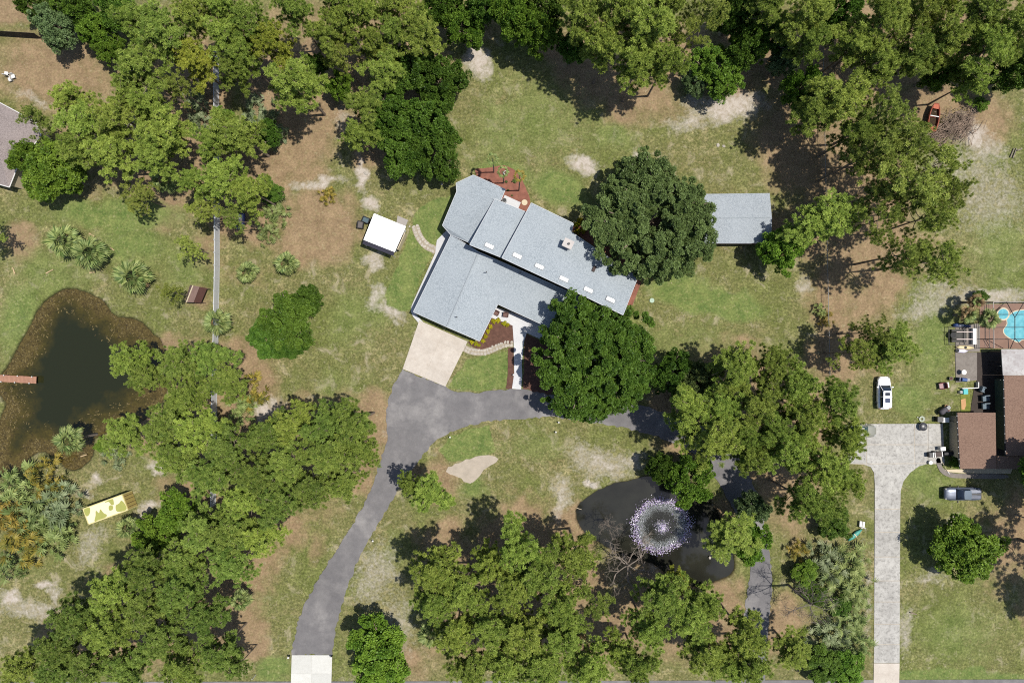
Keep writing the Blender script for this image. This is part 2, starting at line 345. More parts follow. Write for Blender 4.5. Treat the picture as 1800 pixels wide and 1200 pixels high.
LEAF = dict(
    pine=leaf_mat('pine_needles', C(100,127,42), C(200,218,102), .27),
    pinegreen=leaf_mat('green_pine_needles', C(88,118,42), C(178,198,94), .27),
    thin=leaf_mat('pine_needles_pale', C(110,132,48), C(206,218,108), .27),
    oak=leaf_mat('oak_leaves', C(54,88,22), C(122,156,58), .22),
    oakdark=leaf_mat('oak_leaves_dark', C(74,94,46), C(138,160,92), .22),
    broad=leaf_mat('broad_leaves', C(70,110,26), C(150,184,66), .24),
    bluish=leaf_mat('grey_green_leaves', C(92,118,64), C(158,182,122), .22),
    lime=leaf_mat('lime_pine_needles', C(122,140,44), C(200,206,84), .25),
    gold=leaf_mat('yellow_green_leaves', C(104,114,46), C(208,180,84)),
    palm=leaf_mat('palm_leaves', C(86,112,50), C(186,198,122)),
    silver=leaf_mat('silver_palmetto_leaves', C(78,102,50), C(190,200,152)),
    shrub=leaf_mat('shrub_leaves', C(160,158,26), C(232,222,52)),
    dead=leaf_mat('dead_fronds', C(130,104,66), C(196,166,124)))
BARK = simple('pine_bark', C(146,130,114), 0.9, 0.3, 2.0, 9.0)
BARK_GREY = simple('dead_grey_wood', C(150,138,126), 0.9, 0.25, 2.0, 9.0)

def tufts_mesh(name, centres, radii, n_leaf, leaf, seed, up=0.35, thin=1.0, shell=0.55, droop=0.0):
    """leaf-sized quads scattered through ball-shaped clumps; a tint value per clump with a little per leaf"""
    g = np.random.default_rng(seed); c = np.asarray(centres, float); m = len(c)
    c = np.repeat(c, n_leaf, 0); r = np.repeat(np.asarray(radii, float), n_leaf); n = len(c)
    d = g.normal(size=(n, 3)); d[:,2] = d[:,2]*0.8+up; d /= np.linalg.norm(d, axis=1)[:,None]
    pos = c+d*(r*(shell+(1-shell)*g.random(n)))[:,None]*np.array([1,1,.8]); pos[:,2] -= droop*g.random(n)
    # quad axes: long axis roughly outwards, wide axis across it
    a = d+g.normal(size=(n,3))*0.45; a /= np.linalg.norm(a, axis=1)[:,None]
    q = np.cross(a, g.normal(size=(n,3))+np.array([0,0,.001])); q /= np.linalg.norm(q, axis=1)[:,None]
    # wide axis biased to lie flat, so that the leaf faces the light
    flat = np.cross(np.array([0,0,1.]), a); flat /= (np.linalg.norm(flat, axis=1)[:,None]+1e-6); q = q*0.55+flat*0.75; q /= np.linalg.norm(q, axis=1)[:,None]
    L = leaf*(0.65+0.7*g.random(n)); W = L*thin*0.5
    V = np.stack([pos-a*(L*.5)[:,None]-q*(W*.5)[:,None], pos-a*(L*.1)[:,None]+q*W[:,None], pos+a*(L*.6)[:,None]+q*(W*.35)[:,None], pos+a*(L*.3)[:,None]-q*W[:,None]], 1)
    ct = np.repeat(g.random(m), n_leaf); tint = np.clip(ct*0.6+g.random(n)*0.4, 0, 1)
    return np_mesh(name, V.reshape(-1,3), np.arange(n*4).reshape(n,4), np.repeat(tint, 4))

def tube_path(bm, pts, radii, n=5):
    pts = [Vector(p) for p in pts]; rings = []
    for i, p in enumerate(pts):
        d = (pts[min(i+1, len(pts)-1)]-pts[max(i-1, 0)])
        q = d.to_track_quat('Z', 'Y').to_matrix()
        rings.append([bm.verts.new(p+q@Vector((radii[i]*math.cos(2*math.pi*k/n), radii[i]*math.sin(2*math.pi*k/n), 0))) for k in range(n)])
    for A, B in zip(rings, rings[1:]):
        for k in range(n): bm.faces.new((A[k], A[(k+1)%n], B[(k+1)%n], B[k]))

def make_pine(seed, Rc=4.0, Hh=14.0, nl=26, n_leaf=64, gap=0.62, tuft=0.5, inner=.3):
    """slash pine: tall slightly leaning trunk, limbs in the upper 45 %, separate needle tufts towards the limb ends"""
    r = random.Random(seed); bm = bmesh.new()
    lean = (r.uniform(-.5,.5), r.uniform(-.5,.5)); ax = lambda t: Vector((lean[0]*t*t, lean[1]*t*t, Hh*t))
    tube_path(bm, [ax(t/8) for t in range(9)], [0.24-0.2*t/8 for t in range(9)], 7)
    cs, rs = [], []; grid = {}
    def free(o):
        k = (int(o.x//1), int(o.y//1), int(o.z//1))
        for i in (-1,0,1):
            for j in (-1,0,1):
                for l in (-1,0,1):
                    for q in grid.get((k[0]+i,k[1]+j,k[2]+l), ()):
                        if (q-o).length < gap: return False
        grid.setdefault(k, []).append(o); return True
    def cluster(c, rad, n):
        for _ in range(n):
            o = c+Vector((r.gauss(0,rad*.55), r.gauss(0,rad*.55), r.uniform(-.12,.3)))
            if free(o):
                if r.random() < .5: tube_path(bm, [c-Vector((0,0,.1)), o], [0.02,0.01], 3)
                cs.append(o); rs.append(tuft*r.uniform(.7,1.3))
    for i in range(nl):
        f = (i+r.random())/nl; t = 0.58+0.40*f; a = i*2.4+r.uniform(-.6,.6)
        L = Rc*(1.0-0.62*f**1.7)*r.uniform(.5,1.12); p0 = ax(t); rise = r.uniform(.05,.35)+0.25*f
        pts = [p0]
        for k in range(1,5):
            s_ = k/4; aa = a+r.uniform(-.2,.2); pts.append(p0+Vector((math.cos(aa)*L*s_, math.sin(aa)*L*s_, rise*L*s_*s_+r.uniform(-.12,.12))))
        tube_path(bm, pts, [0.085,0.07,0.05,0.035,0.015], 4)
        for s_ in (inner+.1, .62, .85, 1.0):
            if r.random() < .2: continue
            j = min(3, int(s_*4)); p = pts[j].lerp(pts[j+1], min(1, s_*4-j)); w = .34*L*s_
            off = Vector((-math.sin(a), math.cos(a), 0))*r.uniform(-w, w); c = p+off+Vector((0,0,r.uniform(-.1,.25)))
            tube_path(bm, [p, p.lerp(c,.5)+Vector((0,0,.05)), c], [.04,.03,.015], 3); cluster(c, r.uniform(.35,1.0), r.choice((12,20,30)))
    cluster(ax(.98), .9, 30)
    return bm_mesh('trunk', bm, True), tufts_mesh('crown', cs, rs, n_leaf, 0.34, seed, up=.8, thin=0.17, shell=.25)

def make_broad(seed, Rc=4.0, Hh=7.0, n=240, n_leaf=60, leaf=0.27, clump=0.62, lob=9, depth=0.55):
    """round-crowned broadleaf: short trunk, spreading limbs, leaf clumps on and inside lobed domes"""
    r = random.Random(seed); bm = bmesh.new(); tz = Hh*0.32
    tube_path(bm, [(0,0,0),(0.05,0,tz*.5),(0,0.05,tz)], [0.06*Rc+.08,0.05*Rc+.06,0.045*Rc+.05], 8)
    lobes = [(Vector((0,0,Hh*.62)), Rc*.62)]
    for i in range(lob):
        a = 2.4*i+r.uniform(-.4,.4); d = Rc*r.uniform(.4,.74 if Rc < 8 else .66); lr = Rc*r.uniform(.25 if Rc < 8 else .29,.46)
        lobes.append((Vector((math.cos(a)*d, math.sin(a)*d, Hh*r.uniform(.45,.66))), lr))
    for c, lr in lobes:
        mid = Vector((c.x*.45, c.y*.45, tz+(c.z-tz)*.55)); tube_path(bm, [(0,0,tz*.9), mid, c, c+Vector((c.x*.3, c.y*.3, lr*.5))], [0.04*Rc,0.03*Rc,0.018*Rc,0.006*Rc], 5)
    cs, rs = [], []; zs = min(.95, (Hh*.36)/(Rc*.62))
    while len(cs) < n:
        c, lr = lobes[r.choices(range(len(lobes)), [q[1]**2 for q in lobes])[0]]
        d = Vector((r.gauss(0,1), r.gauss(0,1), r.gauss(0,.9)+.35)).normalized(); p = c+Vector((d.x, d.y, d.z*zs))*lr*r.uniform(depth,1.03)
        cs.append(p); rs.append(clump*r.choice((.6,.8,1,1.2,1.5)))
    return bm_mesh('trunk', bm, True), tufts_mesh('crown', cs, rs, n_leaf, leaf, seed, up=.4, thin=1.0, shell=.45)

def make_bare(seed, Hh=11.0, Rc=4.5, depth=4, up=0.55):
    r = random.Random(seed); bm = bmesh.new(); bm2 = bmesh.new()
    tube_path(bm, [(0,0,0),(.1,0,Hh*.3),(0,.15,Hh*.55)], [.26,.2,.16], 8)
    def grow(p, d, L, rad, lev):
        pts = [p]; q = d.copy()
        for k in range(4):
            q = (q+Vector((r.gauss(0,.2), r.gauss(0,.2), r.gauss(0,.12)))).normalized(); pts.append(pts[-1]+q*L/4)
        tube_path(bm2, pts, [rad*(1-.15*i) for i in range(5)], 4 if lev > 1 else 3)
        if lev:
            for i in range(4 if lev > 1 else 5):
                nd = (q+Vector((r.gauss(0,.75), r.gauss(0,.75), r.gauss(.1,.4)))).normalized()
                grow(pts[r.choice((2,3,4))], nd, L*r.uniform(.5,.72), rad*.55, lev-1)
    for i in range(8):
        a = 2.4*i; d = Vector((math.cos(a), math.sin(a), up*r.uniform(.2,1.3))).normalized(); grow(Vector((0,.1,Hh*r.uniform(.42,.55))), d, Rc*.62*r.uniform(.7,1.1), .09, depth-1)
    return bm_mesh('trunk', bm, True), bm_mesh('branches', bm2)

def frond_mesh(seed, L=1.3, fan=0.62, n=15, droop=0.5, stalk=0.7):
    """fan-shaped frond: stalk along +x, then blades radiating from its end"""
    r = random.Random(seed); bm = bmesh.new(); bm_t = []
    tube_path(bm, [(0,0,0),(stalk*L*.5,0,.05*L),(stalk*L,0,0)], [.025,.02,.015], 3)
    bm.verts.ensure_lookup_table(); bm_t += [0.2]*len(bm.verts)
    for i in range(n):
        a = (i/(n-1)-.5)*2*1.75+r.uniform(-.06,.06); l = L*fan*(1.0-.25*abs(a)/1.75)*r.uniform(.85,1.1); wdt = .05*L*r.uniform(.8,1.2)
        pts = []
        for t in (0,.4,.75,1):
            pts.append(Vector((stalk*L+math.cos(a)*l*t, math.sin(a)*l*t, -droop*l*t*t*r.uniform(.8,1.2))))
        sd_ = Vector((-math.sin(a), math.cos(a), .35)); row = []
        for p, ww in zip(pts, (.25,1,.75,.08)):
            row.append((bm.verts.new(p-sd_*wdt*ww), bm.verts.new(p+sd_*wdt*ww)))
        tt = r.random(); bm_t += [tt]*8
        for (a0, a1), (b0, b1) in zip(row, row[1:]): bm.faces.new((a0, a1, b1, b0))
    me = bpy.data.meshes.new('frond'); bm.to_mesh(me); bm.free()
    at = me.attributes.new('tint', 'FLOAT', 'POINT'); at.data.foreach_set('value', np.array(bm_t, np.float32)); return me

def palmetto_mesh(seed, n=46, Rc=2.0, Hh=1.3, L=1.0):
    """a clump of many small fan leaves, as one mesh"""
    r = random.Random(seed); f = [frond_mesh(seed*10+i, L, .6, 9, .35, .5) for i in range(3)]
    Vs, Fs, Ts, off = [], [], [], 0
    for i in range(n):
        me = f[i % 3]; nv = len(me.vertices); co = np.zeros(nv*3, np.float32); me.vertices.foreach_get('co', co); co = co.reshape(-1,3)
        a = r.uniform(0,6.28); d = Rc*math.sqrt(r.random())*.85; el = r.uniform(-1.0,.1)
        M = np.array(Matrix.Rotation(r.uniform(0,6.28),3,'Z') @ Matrix.Rotation(el,3,'Y'))*r.uniform(.7,1.25)
        Vs.append(co@M.T+np.array([d*math.cos(a), d*math.sin(a), .15+Hh*(1-(d/Rc)**2)*r.uniform(.3,1)]))
        tv = np.zeros(nv, np.float32); me.attributes['tint'].data.foreach_get('value', tv); Ts.append(np.clip(tv*.5+r.random()*.5, 0, 1))
        Fs += [[v+off for v in p.vertices] for p in me.polygons]; off += nv
    me = bpy.data.meshes.new('leaf_clump'); me.from_pydata(np.concatenate(Vs).tolist(), [], Fs)
    at = me.attributes.new('tint', 'FLOAT', 'POINT'); at.data.foreach_set('value', np.concatenate(Ts).astype(np.float32)); return me

PROTO = {}
def protos():
    PROTO['pine'] = [make_pine(100+i, 4.0, 14.0, 19+3*(i%3), 84, .44, .31) for i in range(8)]
    PROTO['thin'] = [make_pine(200+i, 5.2, 15.0, 15, 76, .48, .31, .4) for i in range(5)]
    PROTO['broad'] = [make_broad(300+i, 4.0, 7.0, 230, 170, .16, .48) for i in range(5)]
    PROTO['bigoak'] = [make_broad(400+i, 9.6, 11.0, 1000, 230, .18, .58, lob=24, depth=.68) for i in range(2)]
    PROTO['shrub'] = [make_broad(500+i, 1.0, 1.1, 40, 40, .14, .24, lob=5) for i in range(3)]
    PROTO['bare'] = [make_bare(600+i) for i in range(3)]
    PROTO['frond'] = [frond_mesh(700+i) for i in range(4)]
    PROTO['palmetto'] = [palmetto_mesh(800+i) for i in range(4)]
def leafy(name, me, mat, parent=None, loc=None):
    """shared mesh; the material sits on the object"""
    if not me.materials: me.materials.append(None)
    o = link(name, me, None, parent, loc); o.material_slots[0].link = 'OBJECT'; o.material_slots[0].material = mat; return o
LEAFY = dict(pine=('pine','pine'), pinegreen=('pine','pinegreen'), thin=('thin','thin'), oak=('broad','oak'), oakdark=('broad','oakdark'), broad=('broad','broad'), bluish=('broad','bluish'), lime=('pine','lime'),
             bigoak=('bigoak','oak'), bigoakdark=('bigoak','oakdark'), bush=('broad','broad'), bush_oak=('broad','oak'))
DIM = dict(pine=(4.0,14.0), thin=(5.2,15.0), broad=(4.0,7.0), bigoak=(9.6,11.0), bare=(4.5,11.0), shrub=(1.0,1.1), palmetto=(2.0,1.3))
def plant_tree(i, px, py, rp, kind, h, label, group=None):
    if kind == 'pine' and group in (G_W, G_SW) and i % 4: kind = 'pinegreen'
    r = random.Random(1000+i)
    if kind in ('palm', 'palm_dry'):
        zc = h*0.9; b = P(px, py, zc); t = empty('palm_tree', (b.x, b.y, 0), 0, label, 'palm tree', group)
        bm = bmesh.new(); tube_path(bm, [(0,0,-.05),(.04,0,h*.5),(0,.03,h)], [.2,.17,.15], 8); part('trunk', bm, BARK_GREY, t, True)
        s0 = rp/12*(1-zc/H)/1.85; nf = 30
        for k in range(nf):
            f = k/nf; el = 1.15-1.75*f+r.uniform(-.12,.12)
            dead = (f > .8 and r.random() < .6) or kind == 'palm_dry' and r.random() < .6
            o = leafy('frond', r.choice(PROTO['frond']), LEAF['dead' if dead else 'palm'], t, (0,0,h))
            o.rotation_euler = (r.uniform(-.25,.25), -el, k*2.4+r.uniform(-.2,.2)); o.scale = (s0*r.uniform(.85,1.15),)*3
        return
    if kind in ('palmetto', 'palmetto_silver', 'palmetto_gold'):
        me = PROTO['palmetto'][i % 4]; zc = h*.6; b = P(px, py, zc); s = rp/12*(1-zc/H)/2.2
        mt = LEAF[{'palmetto':'palm','palmetto_silver':'silver','palmetto_gold':'gold'}[kind]]
        t = leafy('palmetto_shrub', me, mt); t.location = (b.x, b.y, 0); t.rotation_euler = (0,0,r.uniform(0,6.28)); t.scale = (s, s, h/1.3)
        tag(t, label, 'shrub', group); return
    if kind == 'bare':
        zc = h*.72; b = P(px, py, zc); t = empty('bare_tree', (b.x, b.y, 0), r.uniform(0,6.28), label, 'tree', group); s = rp/12*(1-zc/H)/4.6
        tr, br = PROTO['bare'][i % 3]; leafy('trunk', tr, BARK_GREY, t); leafy('branches', br, BARK_GREY, t); t.scale = (s, s, h/11.0); return
    fam, lm = LEAFY[kind]; Rc, Hh = DIM[fam]; zc = h*(.78 if fam in ('pine','thin') else .6)
    b = P(px, py, zc); s = rp/12*(1-zc/H)/(Rc*1.02); lst = PROTO[fam]; tr, cr = lst[i % len(lst)]
    nm = {'pine':'pine_tree','pinegreen':'pine_tree','lime':'pine_tree','thin':'pine_tree','bush':'bush','bush_oak':'bush'}.get(kind, 'oak_tree' if 'oak' in kind else 'broadleaf_tree')
    t = empty(nm, (b.x, b.y, -.03), r.uniform(0,6.28), label, 'bush' if 'bush' in kind else 'tree', group)
    leafy('trunk', tr, BARK, t); leafy('crown', cr, LEAF[lm], t)
    t.scale = (s*r.uniform(.94,1.06), s*r.uniform(.94,1.06), h/Hh)
# ------------------------------------------------------------------ every tree: crown centre px, py, crown radius px, kind, height m, label
G_NW, G_N, G_NE, G_E, G_C, G_S, G_W, G_SW, G_SE = ('trees of the north-west grove','trees along the top edge','trees of the north-east wood','pines by the chain link fence','trees east of the driveway loop',
    'trees south of the fountain pond','trees between algae pond and driveway','trees of the south-west grove','plants of the south-east thicket')
TREES = [
 # north-west corner and grove
 (98,45,40,'bluish',8,'grey-green round tree beside the dark wooden fence',G_NW),
 (60,12,28,'oak',8,'dark tree at the top left corner behind the wooden fence',G_NW),
 (168,52,36,'broad',8,'bright green tree right of the grey-green tree by the wooden fence',G_NW),
 (132,8,36,'oak',9,'dark green tree at the top edge above the grey-green tree',G_NW),
 (205,18,38,'oak',9,'dark tree at the top edge left of the bare white snag',G_NW),
 (196,88,26,'broad',6,'small bright green tree on the edge of the brown clearing',G_NW),
 (252,12,20,'bare',11,'bare white snag poking out between pines at the top edge',G_NW),
 (290,62,58,'pine',15,'wide pine below the bare white snag at top left',G_NW),
 (248,128,48,'pine',14,'pine hanging over the right side of the brown clearing',G_NW),
 (228,168,34,'pine',12,'low thin pine at the lower right of the brown clearing',G_NW),
 (340,108,40,'lime',13,'yellow-green crown above the upper end of the white fence',G_NW),
 (352,38,40,'pine',15,'pine right of the wide pine near the top left edge',G_NW),
 (405,72,42,'pine',15,'pine just above the first bare stretch of white fence',G_NW),
 (395,12,38,'pine',15,'pine at the top edge over the line of the white fence',G_NW),
 (452,42,42,'pine',15,'bright yellowish pine near the top edge right of the fence line',G_NW),
 (482,80,40,'lime',14,'yellowest crown of the top left grove',G_NW),
 (520,22,40,'pine',15,'pine at the top edge above the yellowest crown',G_NW),
 (415,128,34,'pine',13,'small pine leaning over the white fence above the palmettos',G_NW),
 (524,145,50,'pine',16,'tall leaning pine whose long trunk shows over brown ground',G_NW),
 (572,70,36,'pine',14,'pine between the long-trunked pine and the top edge',G_NW),
 (556,120,22,'oak',8,'dark bush under the long-trunked pine',G_NW),
 (598,148,26,'broad',7,'bright leafy tree at the left end of the oak row',G_NW),
 (592,14,38,'pine',15,'pine at the top edge above the brown gap',G_NW),
 (640,24,36,'pine',15,'pine at the top edge right of the brown gap',G_NW),
 (605,52,32,'pine',14,'small pine over the brown gap at the top, left of the oak row',G_NW),
 (655,80,32,'pine',13,'small pine between the brown gap and the oak row pines',G_NW),
 (606,104,28,'thin',12,'thin pine in the brown gap above the bright leafy tree',G_NW),
 (236,44,34,'pine',14,'pine between the dark tree and the wide pine at top left',G_NW),
 (432,102,32,'pine',14,'pine right of the fence line below the bright yellowish pine',G_NW),
 (318,158,32,'thin',12,'thin pine above the grey palmettos left of the fence',G_NW),
 # left grove above the algae pond
 (118,178,34,'pine',10,'small dark pine alone on the brown clearing by the grey roof',G_NW),
 (68,214,32,'thin',11,'thin pine crown overlapping the corner of the grey roof',G_NW),
 (150,222,46,'pine',13,'pine right of the grey roof, below the brown clearing',G_NW),
 (212,205,46,'pine',14,'pine in the middle of the left grove beside a dark gap',G_NW),
 (262,190,36,'pine',13,'pine left of the grey palmettos at the white fence',G_NW),
 (298,228,46,'pine',14,'broad pale pine right of the dark gap in the left grove',G_NW),
 (205,272,46,'pine',13,'pine above the bushes at the bottom of the left grove',G_NW),
 (140,268,36,'pine',13,'pine touching the top of the bright oak by the grey roof',G_NW),
 (276,282,44,'pine',13,'pine at the lower right of the left grove',G_NW),
 (92,305,60,'broad',9,'bright green oak covering the right end of the grey roof',G_NW),
 (52,285,34,'broad',8,'bright leafy crown spilling over the grey roof edge',G_NW),
 (245,345,39,'thin',9,'thin low pine casting a spotty shadow on the green grass',G_NW),
 (420,235,48,'pine',14,'pale pine over the fence between the two palmetto patches',G_NW),
 (372,252,34,'pine',13,'pine leaning over the white fence left of the pale pine',G_NW),
 (392,212,24,'bush',3,'bright green bush beside the white fence among palmettos',G_NW),
 (465,235,26,'oak',7,'dark small tree behind the right palmetto patch',G_NW),
 (405,315,46,'pine',14,'pine crossing the white fence above the blue boat',G_NW),
 (345,322,30,'pine',12,'pine left of the white fence beside the dark green palm',G_NW),
 (364,368,34,'thin',11,'thin pine over the fence left of the blue boat',G_NW),
 (440,335,34,'pine',13,'pine whose trunk slants towards the red-brown ground',G_NW),
 (472,336,26,'bush_oak',3.5,'round dark bush at the edge of the red-brown ground',G_NW),
 (418,385,30,'thin',11,'thin pine crown covering the blue boat',G_NW),
 (336,436,30,'thin',7,'spindly young pine on the grass left of the white fence',G_NW),
 (302,515,21,'thin',10,'sparse leaning pine beside the brown shed',G_NW),
 # oak row left of the back lawn
 (724,120,54,'oak',10,'oak at the top of the row beside the pale sand',G_N),
 (775,150,48,'oak',10,'oak on the right flank of the row bordering the back lawn',G_N),
 (680,125,40,'pine',12,'pale pine rising among the oaks of the row',G_N),
 (752,215,56,'oak',10,'largest oak of the row, facing the back lawn',G_N),
 (692,208,50,'oak',10,'oak in the middle of the row left of the largest',G_N),
 (640,190,40,'pine',12,'yellowish pine on the left flank of the oak row',G_N),
 (632,240,32,'pine',11,'small pine at the lower left flank of the oak row',G_N),
 (768,262,48,'oak',9,'oak at the lower right end of the row above the patio',G_N),
 (706,262,52,'oak',9,'oak at the lower left end of the row beside white sand',G_N),
 (738,60,46,'pine',14,'pale pine above the oak row near the top edge',G_N),
 (690,58,36,'pine',13,'pine left of the pale pine above the oak row',G_N),
 (700,8,38,'pine',14,'pine at the top edge above the pale pine',G_N),
 # top edge
 (812,48,38,'broad',9,'bright green tree just above the pale sand at the back lawn',G_N),
 (775,8,38,'oak',10,'dark oak at the top edge left of centre',G_N),
 (850,10,42,'oak',10,'dark oak at the top edge above the pale sand',G_N),
 (905,28,44,'broad',11,'leafy tree at the top edge left of the big pine group',G_N),
 (945,58,44,'broad',11,'bright leafy tree whose shadow falls on the back lawn',G_N),
 (962,8,42,'oak',11,'dark tree at the top edge behind the bright leafy tree',G_N),
 (1022,38,48,'pine',16,'left pine of the big pale group over the back lawn',G_N),
 (1078,22,52,'pine',17,'top pine of the big pale group over the back lawn',G_N),
 (1132,58,60,'pine',17,'largest pine of the big pale group over the back lawn',G_N),
 (1062,86,44,'pine',15,'inner pine of the big pale group over the back lawn',G_N),
 (1120,122,44,'pine',15,'lowest pine of the big pale group, nearest the back lawn',G_N),
 (1170,112,40,'pine',15,'right lower pine of the big pale group over the back lawn',G_N),
 (1168,18,44,'pine',16,'right upper pine of the big pale group at the top edge',G_N),
 (1238,28,46,'thin',15,'thin pine at the top edge beside an orange ground gap',G_N),
 (1262,122,48,'broad',7,'round solitary bright green tree beside the sand track',G_N),
 (1226,142,24,'bluish',5,'grey viny bush stuck to the left of the round green tree',G_N),
 (1205,62,34,'thin',15,'thin pine between the big pale group and the orange ground gap',G_N),
 (1005,85,30,'oak',9,'dark tree in the shade below the left pine of the big pale group',G_N),
 (1296,22,42,'oak',11,'dark tree at the top edge above the round green tree',G_NE),
 (1312,78,40,'oak',10,'dark tree right of the round green tree',G_NE),
 (1350,62,38,'oak',10,'darkest tree between the round tree and the chain link fence',G_NE),
 (1352,12,38,'pine',14,'pine at the top edge above the darkest tree',G_NE),
 (1412,38,50,'pine',15,'full pine at the top edge over the chain link fence',G_NE),
 (1375,105,30,'bluish',8,'grey-green tree at the shady end of the chain link fence',G_NE),
 (1422,75,34,'pine',14,'conical pine just left of the chain link fence',G_NE),
 (1480,22,44,'oak',11,'dark green tree at the top edge right of the fence line',G_NE),
 (1500,80,44,'pine',14,'pine right of the chain link fence, above its dark shade',G_NE),
 (1548,48,52,'pine',16,'large pine of the top right wood above the red boat',G_NE),
 (1545,112,44,'pine',14,'pine at the lower left rim of the top right wood',G_NE),
 (1600,100,48,'pine',15,'pine just above the red boat',G_NE),
 (1610,22,48,'pine',16,'pine at the top edge left of the yellow crown',G_NE),
 (1652,12,32,'lime',14,'yellow crown at the top edge of the right wood',G_NE),
 (1660,68,48,'pine',15,'pine in the middle of the top right wood',G_NE),
 (1648,124,36,'broad',9,'light green tree at the rim of the wood over the red boat',G_NE),
 (1712,28,50,'pine',16,'pine at the top edge right of the yellow crown',G_NE),
 (1728,96,50,'pine',15,'pine at the rim of the wood above the brush pile',G_NE),
 (1772,48,50,'pine',16,'bright pine near the top right corner',G_NE),
 (1792,122,48,'oak',10,'dark tree on the right edge below the corner pine',G_NE),
 (1700,145,34,'pine',11,'low pine of the wood nearest the brush pile',G_NE),
 (1725,182,14,'bush',1.6,'small bright bush at the foot of the top right wood',G_NE),
 # pines by the chain link fence
 (1415,150,34,'broad',10,'left lobe tree above the big fence shadow',G_E),
 (1478,172,54,'pine',14,'round full pine standing at the top of the fence group',G_E),
 (1425,205,40,'pine',13,'pine left of the round full pine by the fence',G_E),
 (1545,205,55,'thin',16,'thin pine left of the red boat',G_E),
 (1585,250,55,'thin',16,'thin pine left of the brush pile',G_E),
 (1602,315,83,'thin',18,'largest open-crowned pine on the right, limbs showing',G_E),
 (1648,290,46,'thin',16,'open pine just below the brush pile',G_E),
 (1510,280,41,'thin',15,'thin pine over brown ground between fence and open-crowned pine',G_E),
 (1625,385,53,'thin',16,'open pine on the right rim bordering the weedy field',G_E),
 (1466,384,56,'pine',11,'dense pale pine right of the grey outbuilding',G_E),
 (1422,395,44,'pine',10,'yellowish pine touching the outbuilding roof corner',G_E),
 (1374,440,46,'broad',8,'dense bright tree at the lower right of the outbuilding',G_E),
 (1590,445,51,'thin',16,'left half of the lower open pine pair',G_E),
 (1642,455,57,'thin',17,'right half of the lower open pine pair',G_E),
 (1558,612,50,'pine',11,'half-round pine above the white car',G_E),
 (1500,622,39,'thin',11,'thin pine left of the half-round pine over the fence',G_E),
 (1530,585,34,'thin',12,'upper limb crown of the pine above the white car',G_E),
 (1545,262,54,'thin',16,'thin pine whose limbs cross bare soil left of the open-crowned pine',G_E),
 (1548,385,48,'thin',15,'thin pine above the long dark limb shadow',G_E),
 (1655,345,44,'thin',16,'outermost open pine above the weedy field',G_E),
 (1560,335,46,'thin',16,'open pine just left of the largest open-crowned one',G_E),
 (1505,235,44,'pine',14,'pine between the round full pine and the thin ones',G_E),
 # the two big oaks and the loop drive
 (1147,382,128,'bigoakdark',11,'huge dark oak overlapping the house and the grey outbuilding',None),
 (1043,632,120,'bigoak',11,'huge bright oak in front of the house entry',None),
 (1180,655,40,'oak',8,'small dark oak at the right shoulder of the bright oak',G_C),
 (1205,712,46,'pine',13,'pine over the loop drive right of the bright oak',G_C),
 (1228,668,40,'oakdark',9,'dark crown above the loop drive pines',G_C),
 (1292,650,48,'pine',13,'dark-topped pine at the edge of the right lawn',G_C),
 (1345,645,42,'pine',13,'pine at the right end of the lawn edge',G_C),
 (1262,715,46,'pine',13,'pine in the middle of the loop drive group',G_C),
 (1330,708,48,'pine',14,'pine above the shaded gap of the loop drive group',G_C),
 (1250,772,54,'pine',15,'bright rounded pine above the pond-side bush',G_C),
 (1322,800,38,'pine',13,'pine just left of the asphalt at the loop drive bend',G_C),
 (1350,745,40,'pine',14,'pine right of the shaded gap of the loop drive group',G_C),
 (1392,675,44,'pine',14,'pine left of the chain link fence end',G_C),
 (1412,738,44,'pine',14,'pine above the loop drive bend, near the grey sedan',G_C),
 (1462,712,44,'pine',14,'pine right of the fence, left of the white car',G_C),
 (1482,770,40,'pine',14,'pine crown covering the rear of the grey sedan',G_C),
 (1375,788,46,'pine',14,'pine over the asphalt at the loop drive bend',G_C),
 (1440,815,50,'pine',14,'pine right of the bend, left of the concrete drive',G_C),
 (1482,845,32,'pine',12,'pine on the verge of the concrete drive mouth',G_C),
 (1408,872,44,'pine',14,'pine below the bend with bare limbs showing',G_C),
 (1452,888,38,'pine',13,'pine above the small dark bush by the concrete drive',G_C),
 (1306,760,36,'pine',13,'pine between the bright rounded pine and the bend',G_C),
 (1158,822,26,'oak',6,'dark bush at the upper shore of the fountain pond',G_C),
 (1215,850,46,'broad',8,'bright green tree overhanging the fountain pond',G_C),
 (1282,940,48,'pine',9,'low pine on the right shore of the fountain pond',G_C),
 (1312,950,40,'broad',7,'green tree between the fountain pond and the asphalt loop',G_C),
 (1325,892,34,'bluish',8,'greyish thin tree right of the pond-side bright tree',G_C),
 (755,868,42,'pine',10,'lone leaning pine right of the driveway',None),
 (722,850,24,'pine',9,'small dark pine top beside the lone leaning pine at the driveway',None),
 # south-east thicket
 (1468,922,32,'bush_oak',4,'dark green bush beside the white chair by the concrete drive',G_SE),
 (1402,965,20,'palmetto_gold',1.6,'yellow palmetto at the top left of the silver thicket',G_SE),
 (1415,1005,26,'bush',3,'bright bush on the left side of the silver thicket',G_SE),
 (1450,985,42,'palmetto_silver',2,'large silver palmetto at the top of the thicket',G_SE),
 (1492,985,40,'palmetto',2,'green palmetto on the thicket edge by the concrete drive',G_SE),
 (1472,1030,44,'palmetto',2,'green palmetto in the middle of the thicket',G_SE),
 (1510,1030,34,'palmetto',2,'green palmetto leaning to the concrete drive in the thicket',G_SE),
 (1500,1085,38,'palmetto',2,'green palmetto at the lower right of the thicket',G_SE),
 (1432,1042,22,'bush_oak',2.5,'dark bush in the middle of the silver thicket',G_SE),
 (1478,1062,20,'bush_oak',2.5,'dark bush right of the long dark trunk in the thicket',G_SE),
